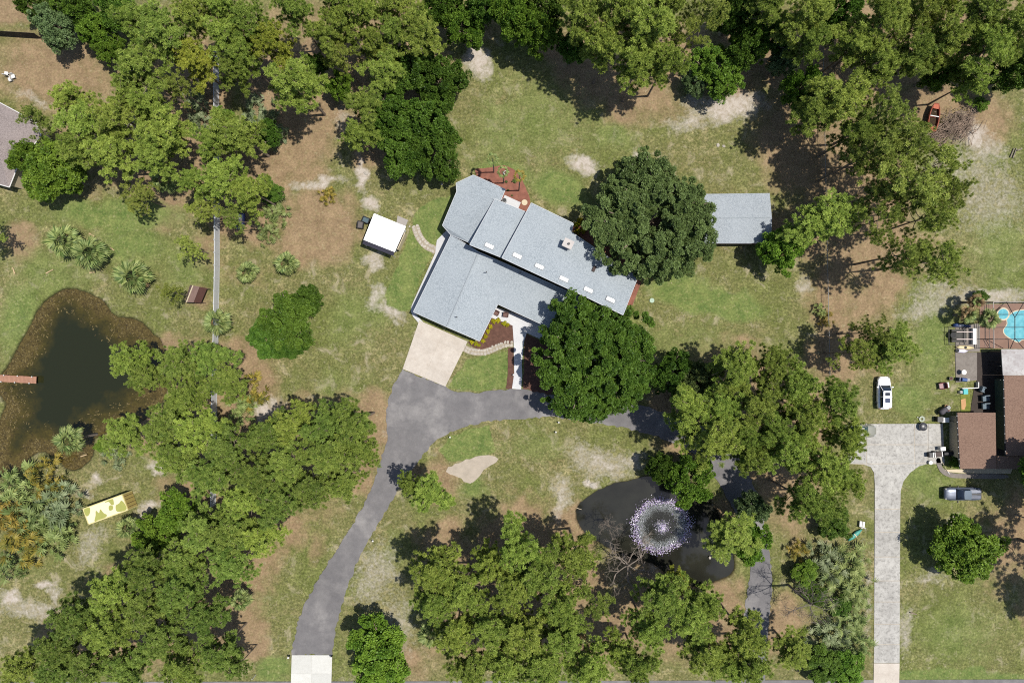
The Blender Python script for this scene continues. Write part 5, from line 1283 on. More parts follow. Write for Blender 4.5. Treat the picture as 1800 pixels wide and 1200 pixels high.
# ------------------------------------------------------------------ ponds' furniture
def build_fountain():
    c = P(1162,924); rt = empty('fountain', (c.x, c.y, WATER_Z), 0, 'floating fountain throwing a ring of sparkling drops on the dark pond', 'fountain')
    part('float', cyl(bmesh.new(), (0,0,-.1), (0,0,.08), .55, .5, 16), M_BLACK, rt); part('nozzle', cyl(bmesh.new(), (0,0,.05), (0,0,.4), .1, .06, 10), M_GREY, rt)
    g = np.random.default_rng(5); octv = np.array([(1,0,0),(-1,0,0),(0,1,0),(0,-1,0),(0,0,1),(0,0,-1)], float); octf = np.array([(0,2,4),(2,1,4),(1,3,4),(3,0,4),(2,0,5),(1,2,5),(3,1,5),(0,3,5)])
    def drops(nm, n, rad, hgt, size, mat, nozone=None):
        a = g.uniform(0, 2*np.pi, n); r = rad(n, a); z = hgt(r, n); s = size(n)
        pos = np.stack([r*np.cos(a)*1.02, r*np.sin(a), z], 1)
        V = (pos[:,None,:]+octv[None]*s[:,None,None]).reshape(-1,3); F = (octf[None]+(np.arange(n)*6)[:,None,None]).reshape(-1,3)
        tag(link(nm, np_mesh(nm, V, F, np.repeat(g.random(n), 6)), mat, rt), kind='stuff')
    s = N('spray_drops'); cr = s.n('ValToRGB'); e = cr.color_ramp.elements; e[0].color = C(196,160,240,1.0); e[1].color = C(255,255,255,1.0); e.new(.28).color = C(240,220,255,1.0); e.new(.12).color = C(150,110,200,1.0)  # lilac and white glints painted into the colour of the drops
    s.t.links.new(s.attr('tint').outputs['Fac'], cr.inputs[0]); s.base(cr.outputs[0]); s.rough(.15); s.b.inputs['Specular IOR Level'].default_value = .8
    s2 = N('foam'); s2.base(C(226,232,232)); s2.rough(.5)
    wob = lambda a: .2*np.sin(2*a+1)+.14*np.sin(3*a+2)+.12*np.sin(7*a)+.1*np.sin(13*a)
    drops('outer_drops', 2300, lambda n, a: 3.7+.75*wob(a)+g.normal(0,.36,n), lambda r, n: np.abs(g.normal(.12,.25,n)), lambda n: g.uniform(.025,.065,n)*np.where(g.random(n) > .9, 1.6, 1), s.m)
    drops('ring_mist', 14000, lambda n, a: 2.95+.35*wob(a)+g.normal(0,.36,n), lambda r, n: np.abs(g.normal(.1,.3,n)), lambda n: g.uniform(.012,.03,n), s2.m)
    drops('arc_mist', 500, lambda n, a: np.abs(g.uniform(.5,2.6,n)), lambda r, n: np.clip(2.2-((r-1.4)/1.2)**2*1.6+g.normal(0,.1,n), .02, 3), lambda n: g.uniform(.008,.02,n), s2.m)
    drops('centre_plume', 900, lambda n, a: np.abs(g.normal(0,.5,n)), lambda r, n: g.uniform(.05,1.8,n), lambda n: g.uniform(.012,.05,n), s.m)
    drops('centre_mist', 2400, lambda n, a: np.abs(g.normal(.2,.5,n)), lambda r, n: g.uniform(.02,1.5,n), lambda n: g.uniform(.010,.022,n), s2.m)
def build_dock():
    a, b = P(-30,663,.5), P(64,668,.5); d = b-a; ang = math.atan2(d.y, d.x); rt = empty('dock', (b.x, b.y, 0), ang, 'narrow brown plank dock reaching into the algae pond', 'dock')
    m = simple('dock_plank', C(178,132,108), .8, .12, 1.5, 8); bm = bmesh.new(); box(bm, (0,0,.5), (.17,1.0,.05)); mm = bm_mesh('plank', bm); mm.materials.append(m)
    for i in range(int(d.length/.19)):
        k = link('plank', mm, None, rt, (-.1-i*.19, R.uniform(-.012,.012), R.uniform(-.006,.006)))
    for x in (-.9,-3.0,-5.0):
        for y in (-.48,.48):
            p = part('post', cyl(bmesh.new(), (x+(.35 if y > 0 else 0),y,-1.2), (x+(.35 if y > 0 else 0),y,.72), .08, .08, 8), M_BROWNW, rt); part('cap', cyl(bmesh.new(), (x+(.35 if y > 0 else 0),y,.72), (x+(.35 if y > 0 else 0),y,.80), .1, .05, 8), M_WHITE, p)
    for y in (-.4,.4):
        bm = bmesh.new(); box(bm, (-d.length/2,y,.41), (d.length,.06,.13)); part('beam', bm, M_BROWNW, rt)

# ------------------------------------------------------------------ yard things
def obj_box(name, px, py, s, mat, label, cat, rz=0.0, z=0.0, bevel=.03, extra=None):
    c = P(px, py, z+s[2]); rt = empty(name, (c.x, c.y, z), rz, label, cat); bm = bmesh.new(); box(bm, (0,0,s[2]/2), s, 0, bevel); part('body', bm, mat, rt)
    if extra: extra(rt)
    return rt
def build_things():
    # slender palms of the red bed: base, crown pixels
    for (bx, by, h, lab) in ((868,303,7.5,'left slender palm in the red mulch bed'),(885,322,6.8,'middle slender palm in the red mulch bed'),(912,335,9,'right slender palm with a small yellow-green crown in the red mulch bed')):
        b = P(bx, by); rt = empty('slender_palm', b, 0, lab, 'palm tree', 'slender palms behind the house'); part('trunk', (lambda bm: (tube_path(bm, [(0,0,-.05),(.06,.05,h*.5),(0,0,h)], [.11,.09,.07], 7), bm)[1])(bmesh.new()), BARK_GREY, rt)
        for k in range(9):
            o = leafy('frond', PROTO['frond'][k%4], LEAF['gold' if bx > 900 else 'palm'], rt, (0,0,h)); o.rotation_euler = (0,-.2+.25*(k%3),k*2.4); o.scale = (.55,)*3
    # yellow shrubs round the mulch bed and by the east wall
    me, cr = PROTO['shrub'][0]
    for i, (x, y, r) in enumerate([(868,564,5),(876,563,5),(886,568,5),(892,571,4.5),(862,574,4.5),(858,582,4.5),(853,591,4.5),(849,599,4),(829,601,4.5),(837,604,4.5),(842,607,3.5)]):
        b = P(x, y, .5); o = leafy('yellow_shrub', PROTO['shrub'][i%3][1], LEAF['shrub']); o.location = (b.x, b.y, 0); s = r/12; o.scale = (s,s,s*.9); o.rotation_euler = (0,0,i*1.3)
        tag(o, ['shrub nearest the chairs at the mulch bed top','second yellow shrub from the chairs along the top of the mulch bed','third yellow shrub from the chairs along the top of the mulch bed','yellow shrub at the upper right tip of the mulch bed','yellow shrub at the upper end of the garage side row','second yellow shrub down the garage side row','third yellow shrub down the garage side row','lowest yellow shrub of the garage side row','yellow shrub at the garage door corner','yellow shrub between garage corner and flagstones','tiny yellow shrub at the lower tip of the mulch bed'][i], 'shrub', 'yellow shrubs round the mulch bed')
    for i, (x, y) in enumerate([(1015,394),(1016,406),(1027,404),(1020,386)]):
        b = P(x, y, .8); o = leafy('yellow_shrub', PROTO['shrub'][i%3][1], LEAF['shrub']); o.location = (b.x,b.y,0); o.scale = (.5,.5,.7)
        tag(o, ['yellow shrub nearest the roof notch','yellow shrub lowest at the roof notch','yellow shrub at the dark oak edge','yellow shrub highest at the north-east house corner'][i], 'shrub', 'yellow shrubs at the north-east corner of the house')
    # entry chairs
    for i, (x, y, lab) in enumerate(((872.5,550,'brown wicker chair touching the garage wall at the entry'),(889,553.5,'brown wicker chair on the open side of the entry slab'))):
        b = P(x, y, .4); rt = empty('wicker_chair', (b.x, b.y, .05), -.45+.3*i, lab, 'chair', 'wicker chairs at the entry'); wk = simple('brown_wicker', C(112,84,76), .8, .2, 3, 14)
        for nm, c, s in (('seat',(0,0,.35),(.66,.66,.14)),('backrest',(0,.34,.6),(.72,.12,.7)),('armrest',(-.36,0,.45),(.1,.66,.3)),('armrest',(.36,0,.45),(.1,.66,.3))):
            bm = bmesh.new(); box(bm, c, s, 0, .03); part(nm, bm, wk if nm != 'seat' else simple('brown_cushion', C(120,92,84), .9, .1), rt)
        for x_ in (-.3,.3):
            for y_ in (-.28,.28): part('leg', cyl(bmesh.new(), (x_,y_,0), (x_,y_,.3), .03, .03, 6), wk, rt)
    # little lamps by the drive
    bm = bmesh.new(); cyl(bm, (0,0,0), (0,0,.45), .03, .03, 6); pm = bm_mesh('post', bm); pm.materials.append(M_BLACK)
    bm = bmesh.new(); cyl(bm, (0,0,.45), (0,0,.55), .14, .08, 10); hm = bm_mesh('lamp_head', bm); hm.materials.append(M_WHITE)
    for x, y, lab in ((902.5,658.5,'small white path lamp beside the front walk'),(791,768,'small white path lamp at the turf patch corner'),(982,742,'small white path lamp below the asphalt by the oak'),(655.5,950,'small white path lamp beside the long driveway'),(977,759,'small lamp on the grass below the bright oak')):
        rt = empty('path_lamp', P(x,y,.3), 0, lab, 'lamp', 'path lamps along the driveway'); rt.location.z = 0; link('post', pm, None, rt); link('lamp_head', hm, None, rt)
    for x, lab in ((509.5,'white topped post at the left corner of the apron'),(584,'white topped post at the right corner of the apron')):
        rt = empty('bollard', P(x,1151), 0, lab, 'post', 'posts at the driveway apron'); part('post', cyl(bmesh.new(), (0,0,0), (0,0,.8), .1, .1, 8), M_BLACK, rt); part('cap', cyl(bmesh.new(), (0,0,.8), (0,0,.88), .16, .1, 10), M_WHITE, rt)
    b = P(449.5,1185); rt = empty('marker_stake', b, 0, 'white stake in the grass near the bottom edge', 'stake'); bm = bmesh.new(); box(bm, (0,0,.75), (.1,.08,1.5)); part('pole', bm, M_WHITE, rt)
    # septic cover on the right lawn
    b = P(1146,528); rt = empty('tank_cover', b, 0, 'round pale green lid set in the right lawn', 'lid'); part('lid', cyl(bmesh.new(), (0,0,-.05), (0,0,.06), .36, .34, 20), simple('pale_green_plastic', C(176,200,178), .6, .06), rt); part('handle', cyl(bmesh.new(), (-.1,0,.075), (.1,0,.075), .02, .02, 6), M_GREY, rt)
    # patio pieces
    b = P(930,357); o = part('stepping_stone', cyl(bmesh.new(), (0,0,-.03), (0,0,.07), .48, .44, 9), M_CREAM, None, loc=P(922,356)); tag(o, 'cream round stone beside the rear white slab', 'stone')
    rt = empty('stone_planter', P(889,305), 0, 'white stone ornament in the red mulch bed', 'ornament'); part('bowl', cyl(bmesh.new(), (0,0,0), (0,0,.45), .22, .32, 12), M_WHITE, rt); part('soil', cyl(bmesh.new(), (0,0,.4), (0,0,.47), .24, .24, 10), M_MULCH, rt)
    for x, y, r in ((890,320,.18),(905,319,.3),(893,335,.15),(900,344,.12)):
        o = leafy('yellow_shrub', PROTO['shrub'][1][1], LEAF['oakdark']); o.name = 'bed_plant'; o.location = P(x,y); o.scale = (r*1.3,)*3; tag(o, {890:'small dark plant in the centre of the red mulch bed',905:'largest dark plant on the right of the red mulch bed',893:'small dark plant low in the red mulch bed',900:'tiniest dark plant by the rear slab'}[x], 'plant', 'dark plants in the red mulch bed')
    rt = empty('heat_pump', P(886.5,352,.7), 0, 'round grey heat pump on the rear slab corner', 'air conditioner'); rt.location.z = .06; part('body', cyl(bmesh.new(), (0,0,0), (0,0,.7), .34, .34, 16), M_GREY, rt); part('fan_grille', cyl(bmesh.new(), (0,0,.7), (0,0,.74), .28, .28, 16), M_BLACK, rt)
    # beside the white shed
    def open_bin(px, py, s, col, lab, rz):
        b = P(px,py,.6); rt = empty('utility_cart', (b.x,b.y,0), rz, lab, 'cart', 'carts beside the white shed')
        bm = bmesh.new(); w_ = .08
        for cx, cy, sx, sy in ((0,s[1]/2,s[0],w_),(0,-s[1]/2,s[0],w_),(s[0]/2,0,w_,s[1]-w_-.004),(-s[0]/2,0,w_,s[1]-w_-.004)): box(bm, (cx,cy,.55), (sx,sy,.55))
        part('tub_wall', bm, M_BLACK if 'grey' in lab else col, rt); bm = bmesh.new(); box(bm, (0,0,.42), (s[0]-.12,s[1]-.12,.3)); part('load', bm, col, rt)
        for x_ in (-1,1):
            for y_ in (-1,1): part('wheel', cyl(bmesh.new(), (x_*s[0]*.34, y_*s[1]*.45,.16), (x_*s[0]*.34, y_*s[1]*.45+.08*y_,.16), .16, .16, 10), M_DARK, rt)
    open_bin(643,386.5,(1.0,.78),simple('blue_grey_plastic', C(82,104,112), .5, .1),'blue-grey cart against the white shed',-.4); open_bin(633.5,395,(.85,1.0),simple('warm_grey_plastic', C(104,98,96), .6, .1),'black rimmed cart with grey load beside the white shed',-.15)
    # blue boat under the trees
    b = P(422,383,.6); rt = empty('covered_boat', (b.x,b.y,0), 1.5, 'small dark blue boat half hidden under thin pines beside the fence', 'boat'); bl = paint('blue_hull', C(28,36,110), .3)
    part('hull', loft(bmesh.new(), [(-1.7,.55,.3,.8),(-1.0,.75,.22,.85),(.4,.72,.22,.88),(1.3,.42,.35,.95),(1.7,.1,.6,1.0)], 14, 3), bl, rt, True); bm = bmesh.new(); box(bm, (-.3,0,.9), (1.5,1.0,.06), 0, .02); part('deck_cover', bm, simple('grey_white_tarp', C(196,204,208), .6, .08), rt)
    bm = bmesh.new(); box(bm, (-1.0,.2,1.05), (.4,.5,.3), 0, .05); part('seat', bm, M_WHITE, rt)
    # old red boat by the wood
    b = P(1641,207,.8); rt = empty('old_boat', (b.x,b.y,0), math.radians(80), 'old red open boat hull beside the brush pile', 'boat'); rd = simple('faded_red_paint', C(156,82,60), .75, .22, 1.5, 6)
    bm = bmesh.new(); so = [(-2.05,.45),(-1.8,.62),(-.6,.78),(.6,.74),(1.5,.56),(2.05,.34)]
    def rail(zs, sc): return [[(x*sc, w_*s*sc, zs) for x, w_ in so] for s in (1,-1)]
    outer = [Vector((x,w_,0)) for x, w_ in so]+[Vector((x,-w_,0)) for x, w_ in so[::-1]]; n = len(outer)
    rings = [[bm.verts.new((p.x*k, p.y*k2, z)) for p in outer] for k, k2, z in ((.82,.55,.08),(.95,.9,.6),(1,1,1.05),(.95,.84,1.05),(.9,.76,.55))]
    for A, B in zip(rings, rings[1:]):
        for i in range(n): bm.faces.new((A[i], A[(i+1)%n], B[(i+1)%n], B[i]))
    bm.faces.new(rings[0][::-1]); bm.faces.new(rings[-1]); part('hull', bm, rd, rt)
    bm = bmesh.new(); box(bm, (.15,0,1.02), (.12,1.36,.06)); part('thwart', bm, M_WHITE, rt)
    for x, l in ((-1.62,.5),(1.6,.7)):
        bm = bmesh.new(); box(bm, (x,0,.98), (l,.95 if x < 0 else .8,.06)); part('end_deck', bm, simple('red_deck', C(190,104,78), .75, .2), rt)
    bm = bmesh.new(); box(bm, (-.62,0,.6), (1.3,1.1,.1)); part('leaf_litter', bm, simple('dark_wet_leaves', C(58,42,22), .9, .5, 3, 9), rt); bm = bmesh.new(); box(bm, (.75,0,.6), (1.0,1.0,.1)); part('leaf_litter', bm, MATS['dark_wet_leaves'], rt)
    # brush pile: sticks nobody could count
    r = random.Random(3); bm = bmesh.new()
    for i in range(760):
        t = r.random(); cx, cy = 1614+t*95, 248-t*38+r.gauss(0,8+7*t); 
        if r.random() < .35: cx, cy = 1682+r.gauss(0,13), 222+r.gauss(0,10)
        p = P(cx, cy); L = r.uniform(.5,1.7); a = r.gauss(.6,.7); z = r.uniform(.03,.7); rr = r.uniform(.02,.06); d = Vector((math.cos(a), math.sin(a), r.uniform(-.25,.25)))*L/2; p.z = z+.12; cyl(bm, p-d, p+d, rr, rr*.6, 4, False)
    tag(part('brush_pile', bm, simple('brush_sticks', C(150,130,114), .9, .5, .9, 4)), 'grey-brown brush pile beside the old red boat', kind='stuff')
    # cut poles
    for i, (x1, y1, x2, y2) in enumerate(((1775,277,1781.5,261),(1779.5,278,1786,261),(1787,265,1796,262))):
        a, b = P(x1,y1), P(x2,y2); o = part('cut_pole', cyl(bmesh.new(), Vector((0,0,.12)), b-a+Vector((0,0,.1)), .09, .06, 7), BARK_GREY, None, loc=a); tag(o, ['left pale cut pole lying near the right edge','middle pale cut pole lying near the right edge','short pale cut pole pointing to the right edge'][i], 'pole', 'pale cut poles lying on the weedy field')
    for x, y, a, L, lab in ((162,413,-.5,.9,'pale log right of the lawn palms'),(88,477,.5,1.2,'pale log above the algae pond'),(25,476,1.9,1.0,'brown log near the left edge of the lawn'),(198,438,-.6,.7,'pale log tip between the lawn palms and the single palm'),(163,479,.1,.8,'pale log below the right lawn palm'),(148,800,.3,.9,'white log at the muddy pond tip'),(1605,1077,-.3,1.0,'dark stick lying on the right lawn')):
        o = part('log', cyl(bmesh.new(), Vector((-math.cos(a)*L/2, -math.sin(a)*L/2, .1)), Vector((math.cos(a)*L/2, math.sin(a)*L/2, .09)), .1, .07, 7), simple('pale_log', C(206,180,140), .9, .15) if 'dark' not in lab else BARK, None, loc=P(x,y)); tag(o, lab, 'log', 'logs lying about the lawns')
    # ground rocks by the fountain pond and elsewhere
    rk = []
    for k in range(3):
        bm = bmesh.new(); bmesh.ops.create_icosphere(bm, subdivisions=1, radius=.5); rr = random.Random(k)
        for v in bm.verts: v.co *= rr.uniform(.75,1.15); v.co.z *= .5
        rk.append(bm_mesh('rock', bm)); rk[-1].materials.append(M_STONE)
    for i, (x, y, s, lab) in enumerate(((1042,853,1.2,'large pale rock above the fountain pond'),(1034,846,.6,'small pale rock beside the large one above the fountain pond'),(1248,980,.5,'white rock in the water near the lower pond shore'),(644,304,.9,'pale rock at the white sand spot by the oak row'),(720,398,.4,'pale stone at the start of the flagstone path'),(1262,255,.7,'pale rock at the lower edge of the back lawn'),(1272,257,.6,'second pale rock at the lower edge of the back lawn'),(785,318,.5,'pale rock at the west corner of the house'),(777,324,.4,'smaller pale rock at the west corner of the house'),(912,523,0,''))):
        if s: o = link('rock', rk[i%3]); o.location = P(x,y); o.scale = (s,s*.8,s*.7); o.rotation_euler = (0,0,i); tag(o, lab, 'rock', 'pale rocks')
    o = part('drift_stick', cyl(bmesh.new(), (-.4,.1,WATER_Z+.05), (.4,-.15,WATER_Z+.03), .05, .03, 6), M_CREAM, None, loc=P(1018,894)); tag(o, 'pale stick floating at the left end of the fountain pond', 'stick')
    # right-hand yard
    b = P(1785,904); rt = empty('floodlight_pole', b, 0, 'tall floodlight pole near the right edge', 'street lamp'); part('pole', cyl(bmesh.new(), (0,0,0), (0,0,9.2), .09, .06, 8), M_GREY, rt); bm = bmesh.new(); box(bm, (-.1,-.35,9.2), (.55,.9,.15), .35, .04); part('lamp_head', bm, M_BLACK, rt)
    b = P(1690,590,1.0); rt = empty('equipment_frame', (b.x,b.y,.05), 0, 'black metal equipment frame with two raised pale bars on the grey slab', 'frame'); fm = M_BLACK
    for y in (-1.25,1.25): part('side_rail', cyl(bmesh.new(), (-1.6,y,.6), (1.3,y,.6), .05, .05, 6), fm, rt)
    for x in (-1.6,0.6,1.3): part('cross_rail', cyl(bmesh.new(), (x,-1.25,.6), (x,1.25,.6), .05, .05, 6), fm, rt)
    for x in (-1.6,1.3):
        for y in (-1.25,1.25): part('leg', cyl(bmesh.new(), (x,y,0), (x,y,.62), .05, .05, 6), fm, rt)
    for y in (.55,-.5):
        bm = bmesh.new(); box(bm, (-.15,y,1.85), (2.3,.12,.08)); part('pale_bar', bm, simple('pale_pink_bar', C(214,196,188), .6, .05), rt)
        for x in (-1.2,.9): part('upright', cyl(bmesh.new(), (x,y,0), (x,y,1.82), .04, .04, 6), fm, rt)
    bm = bmesh.new(); box(bm, (0,0,.35), (2.2,1.9,.25), 0, .05); part('deck', bm, simple('dark_grey_deck', C(78,76,72), .8, .2, 2, 7), rt); part('wheel', cyl(bmesh.new(), (-1.0,.1,.55), (-1.0,.1,.7), .42, .42, 16), M_DARK, rt)
    obj_box('storage_box', 1713,591,(.5,2.3,.5),simple('white_plastic', C(232,236,238), .5, .04),'long white plastic box right of the equipment frame','box',0,.05, extra=lambda t: part('lid', box(bmesh.new(),(0,0,.53),(.54,2.34,.06),0,.02), M_WHITE, t))
    for px, py, L, col, lab in ((1696,610.5,2.6,C(222,204,156),'cream kayak below the equipment frame'),(1690,616.5,1.7,C(226,222,240),'white kayak with a dark end below the cream one')):
        b = P(px,py,.2); rt = empty('kayak', (b.x,b.y,.06), -.05, lab, 'kayak', 'kayaks below the equipment frame'); part('hull', loft(bmesh.new(), [(-L/2,.05,.1,.25),(-L*.3,.26,.02,.3),(L*.2,.28,.02,.3),(L/2,.06,.1,.25)], 12, 2.6), simple('kayak_'+('cream' if L > 2 else 'white'), col, .4, .04), rt, True); part('cockpit', cyl(bmesh.new(), (0 if L > 2 else -L*.35,0,.2), (0 if L > 2 else -L*.35,0,.32), .2, .2, 12), M_DARK, rt)
    b = P(1692,572.5,.3); rt = empty('tarp_bundle', (b.x,b.y,.05), -.08, 'blue tarp bundle above the equipment frame', 'tarp'); part('bundle', loft(bmesh.new(), [(-1.4,.1,.05,.3),(-1.0,.3,.02,.5),(.3,.26,.02,.45),(1.2,.14,.02,.3)], 12, 2.5), simple('blue_tarp', C(40,66,120), .5, .3, 1.5), rt, True); bm = bmesh.new(); box(bm, (-.3,.05,.5), (.7,.22,.08), .1, .03); part('white_flap', bm, M_WHITE, rt)
    def table(px, py, r, h, m, lab):
        b = P(px,py,h); rt = empty('round_table', (b.x,b.y,.05), 0, lab, 'table'); part('tabletop', cyl(bmesh.new(), (0,0,h-.05), (0,0,h), r, r, 24), m, rt); part('leg', cyl(bmesh.new(), (0,0,0), (0,0,h-.05), .06, .06, 8), M_GREY, rt); part('foot', cyl(bmesh.new(), (0,0,0), (0,0,.05), r*.6, r*.5, 14), M_GREY, rt)
    table(1694.5,654,.36,.75,M_WHITE,'small round white table on the stained grey slab')
    def chair(nm, px, py, m, lab, rz, s=.8, group=None, z=.05):
        b = P(px,py,.5); rt = empty(nm, (b.x,b.y,z), rz, lab, 'chair', group)
        for n_, c, sz in (('seat',(0,0,.4),(s,s,.16)),('backrest',(0,s*.5,.65),(s,.14,.8)),('armrest',(-s*.5,0,.5),(.12,s,.4)),('armrest',(s*.5,0,.5),(.12,s,.4))):
            bm = bmesh.new(); box(bm, c, sz, 0, .03); part(n_, bm, m if n_ != 'seat' else simple(nm+'_cushion', C(182,150,150) if 'maroon' in lab else C(110,126,138), .8, .08), rt)
        for x_ in (-1,1):
            for y_ in (-1,1): part('leg', cyl(bmesh.new(), (x_*s*.42,y_*s*.42,0), (x_*s*.42,y_*s*.42,.34), .035, .035, 6), M_DARK, rt)
    chair('armchair', 1656.5,678,simple('maroon_fabric', C(96,40,46), .8, .1),'maroon armchair standing on the grass',-1.4,.85,None,0)
    chair('patio_chair', 1731.5,700,simple('blue_grey_frame', C(96,112,124), .6, .1),'upper blue-grey patio chair in the dark courtyard',.1,.85,'patio chairs in the dark courtyard')
    chair('patio_chair', 1731.5,713.5,simple('blue_grey_frame', C(96,112,124), .6, .1),'lower blue-grey patio chair in the dark courtyard',.05,.85,'patio chairs in the dark courtyard')
    chair('patio_chair', 1727,684,simple('blue_grey_frame', C(96,112,124), .6, .1),'patio chair nearest the white step in the dark courtyard',1.2,.7,'patio chairs in the dark courtyard')
    obj_box('cooler', 1665.5,676.5,(.4,.75,.55),M_WHITE,'white cooler beside the maroon armchair','cooler',.1,0, extra=lambda t: part('lid', box(bmesh.new(),(0,0,.58),(.44,.79,.07),0,.02), M_WHITE, t))
    obj_box('teal_crate', 1697.5,688,(.72,.78,.5),simple('teal_plastic', C(58,188,190), .5, .05),'bright teal box on the courtyard turf','box',.05,.02, extra=lambda t: part('lid', box(bmesh.new(),(0,0,.53),(.66,.72,.06),0,.02), MATS['teal_plastic'], t))
    obj_box('white_crate', 1690,689,(.4,.4,.4),M_WHITE,'small white box beside the teal box','box',0,.02, extra=lambda t: part('lid', box(bmesh.new(),(0,0,.42),(.34,.34,.04)), M_GREY, t))
    # low white kerb of the courtyard
    for nm, a, b in (('low_white_rail',(1687,682),(1716,681)),('low_white_rail',(1715.5,681),(1715.5,671))):
        p, q = P(*a), P(*b); d = q-p; o = part(nm, box(bmesh.new(), (d.x/2,d.y/2,.3), (d.length,.12,.6), math.atan2(d.y,d.x)), M_WHITE, None, loc=p); tag(o, 'long low white rail above the teal box' if b[0] == 1716 else 'short low white rail at the courtyard corner', 'rail', 'low white rails of the courtyard')
    obj_box('blue_barbecue', 1694,667,(1.2,.5,.8),simple('dark_blue_paint', C(40,60,104), .35, .1),'dark blue barbecue cart below the round white table','barbecue',-.1,.05, extra=lambda t: (part('lid', cyl(bmesh.new(), (-.35,0,.85), (.35,0,.85), .26, .26, 14), simple('blue_lid', C(60,92,150), .3, .05), t), part('side_shelf', box(bmesh.new(), (.75,.05,.72), (.4,.4,.05)), M_GREY, t)))
    obj_box('work_table', 1662,738,(.95,.6,.75),simple('blue_white_top', C(170,190,214), .4, .1),'blue and white work table at the garage corner','table',0,0, extra=lambda t: part('top', box(bmesh.new(),(0,0,.77),(1.05,.7,.06),0,.01), M_WHITE, t))
    obj_box('black_bin', 1653,737,(.8,.7,.8),M_BLACK,'black bin left of the blue and white work table','bin',0,0, extra=lambda t: part('lid', box(bmesh.new(),(0,0,.84),(.86,.76,.08),0,.03), M_BLACK, t))
    b = P(1658,722,.6); rt = empty('grey_grill', (b.x,b.y,0), .6, 'grey covered grill among pots above the work table', 'barbecue'); part('body', loft(bmesh.new(), [(-.6,.3,.3,.8),(-.4,.4,.2,.98),(.4,.4,.2,.98),(.6,.3,.3,.8)], 14, 3), simple('grey_cover', C(84,80,86), .7, .1), rt, True); part('shelf', box(bmesh.new(),(.9,0,.7),(.5,.5,.05)), M_GREY, rt)
    for i, (x, y, m, lab) in enumerate(((1667,721,M_WHITE,'white pot beside the covered grill'),(1664,714,simple('tan_pot', C(190,160,116), .8, .1),'tan pot above the covered grill'),(1672,665,M_BLACK,'black pot beside the stained slab'))):
        b = P(x,y,.4); rt = empty('plant_pot', (b.x,b.y,0), 0, lab, 'pot', 'pots by the courtyard'); part('pot', cyl(bmesh.new(), (0,0,0), (0,0,.42), .2, .28, 12), m, rt); part('soil', cyl(bmesh.new(), (0,0,.36), (0,0,.43), .22, .22, 12), M_MULCH, rt)
    b = P(1622,749.5,.4); rt = empty('fire_pit', (b.x,b.y,.05), 0, 'round black kettle fire pit on the weathered drive', 'fire pit'); part('bowl', cyl(bmesh.new(), (0,0,.15), (0,0,.5), .42, .62, 20), M_BLACK, rt); part('lid', (lambda bm: (bmesh.ops.create_uvsphere(bm, u_segments=18, v_segments=8, radius=.6), bmesh.ops.transform(bm, matrix=Matrix.Translation((0,0,.48)) @ Matrix.Diagonal((1,1,.35,1)), verts=bm.verts), bm)[2])(bmesh.new()), simple('dark_grey_enamel', C(70,70,74), .35, .1), rt, True); part('handle', cyl(bmesh.new(), (.15,-.1,.7), (.3,-.1,.7), .05, .05, 8), M_WHITE, rt)
    for k in range(3): part('leg', cyl(bmesh.new(), (.4*math.cos(2.1*k),.4*math.sin(2.1*k),0), (.35*math.cos(2.1*k),.35*math.sin(2.1*k),.25), .03, .03, 6), M_BLACK, rt)
    b = P(1620,736); rt = empty('hose_reel', b, 0, 'pale coiled hose on the grass above the fire pit', 'hose'); bm = bmesh.new()
    for q in range(4): tube_path(bm, [(math.cos(t/16*6.29)*(.22+.06*q), math.sin(t/16*6.29)*(.22+.06*q), .05+.02*q) for t in range(17)], [.03]*17, 5)
    part('hose', bm, simple('pale_hose', C(206,214,196), .5, .06), rt); part('nozzle', cyl(bmesh.new(), (-.5,.2,.05), (-.7,.25,.06), .04, .06, 8), M_WHITE, rt)
    b = P(1633,812); rt = empty('bucket', (b.x,b.y,.0), 0, 'white bucket at the mouth of the curved grey path', 'bucket'); part('pail', cyl(bmesh.new(), (0,0,0), (0,0,.42), .22, .28, 14), M_WHITE, rt); part('lid', cyl(bmesh.new(), (0,0,.42), (0,0,.46), .3, .29, 14), M_WHITE, rt)
    # smoker trailer by the garage door
    b = P(1655,797,.5); rt = empty('smoker_cart', (b.x,b.y,.05), .09, 'long black smoker cart with pale straps by the clipped bush', 'barbecue'); part('barrel', cyl(bmesh.new(), (.1,0,.7), (1.6,0,.7), .32, .32, 16), M_BLACK, rt)
    bm = bmesh.new(); box(bm, (-.75,0,.6), (1.3,.72,.5), 0, .05); part('firebox', bm, simple('brown_black_steel', C(66,50,44), .6, .2), rt); bm = bmesh.new(); box(bm, (-1.75,0,.5), (.5,.66,.7), 0, .04); part('end_crate', bm, M_BLACK, rt)
    for x in (-.15,-1.2,-1.45): bm = bmesh.new(); box(bm, (x,0,.87), (.12,.74,.05)); part('strap', bm, M_WHITE, rt)
    for x in (-1.0,1.2):
        for y in (-.4,.4): part('wheel', cyl(bmesh.new(), (x,y-.05,.2), (x,y+.05,.2), .2, .2, 12), M_DARK, rt)
    part('chimney', cyl(bmesh.new(), (1.7,.1,.8), (1.7,.1,1.5), .07, .07, 8), M_GREY, rt)
    obj_box('white_lid_bin', 1657.5,788.5,(.7,.5,.8),M_WHITE,'white lidded bin above the smoker cart','bin',.1,.05, extra=lambda t: part('lid', box(bmesh.new(),(0,0,.84),(.76,.56,.07),.0,.02), M_WHITE, t))
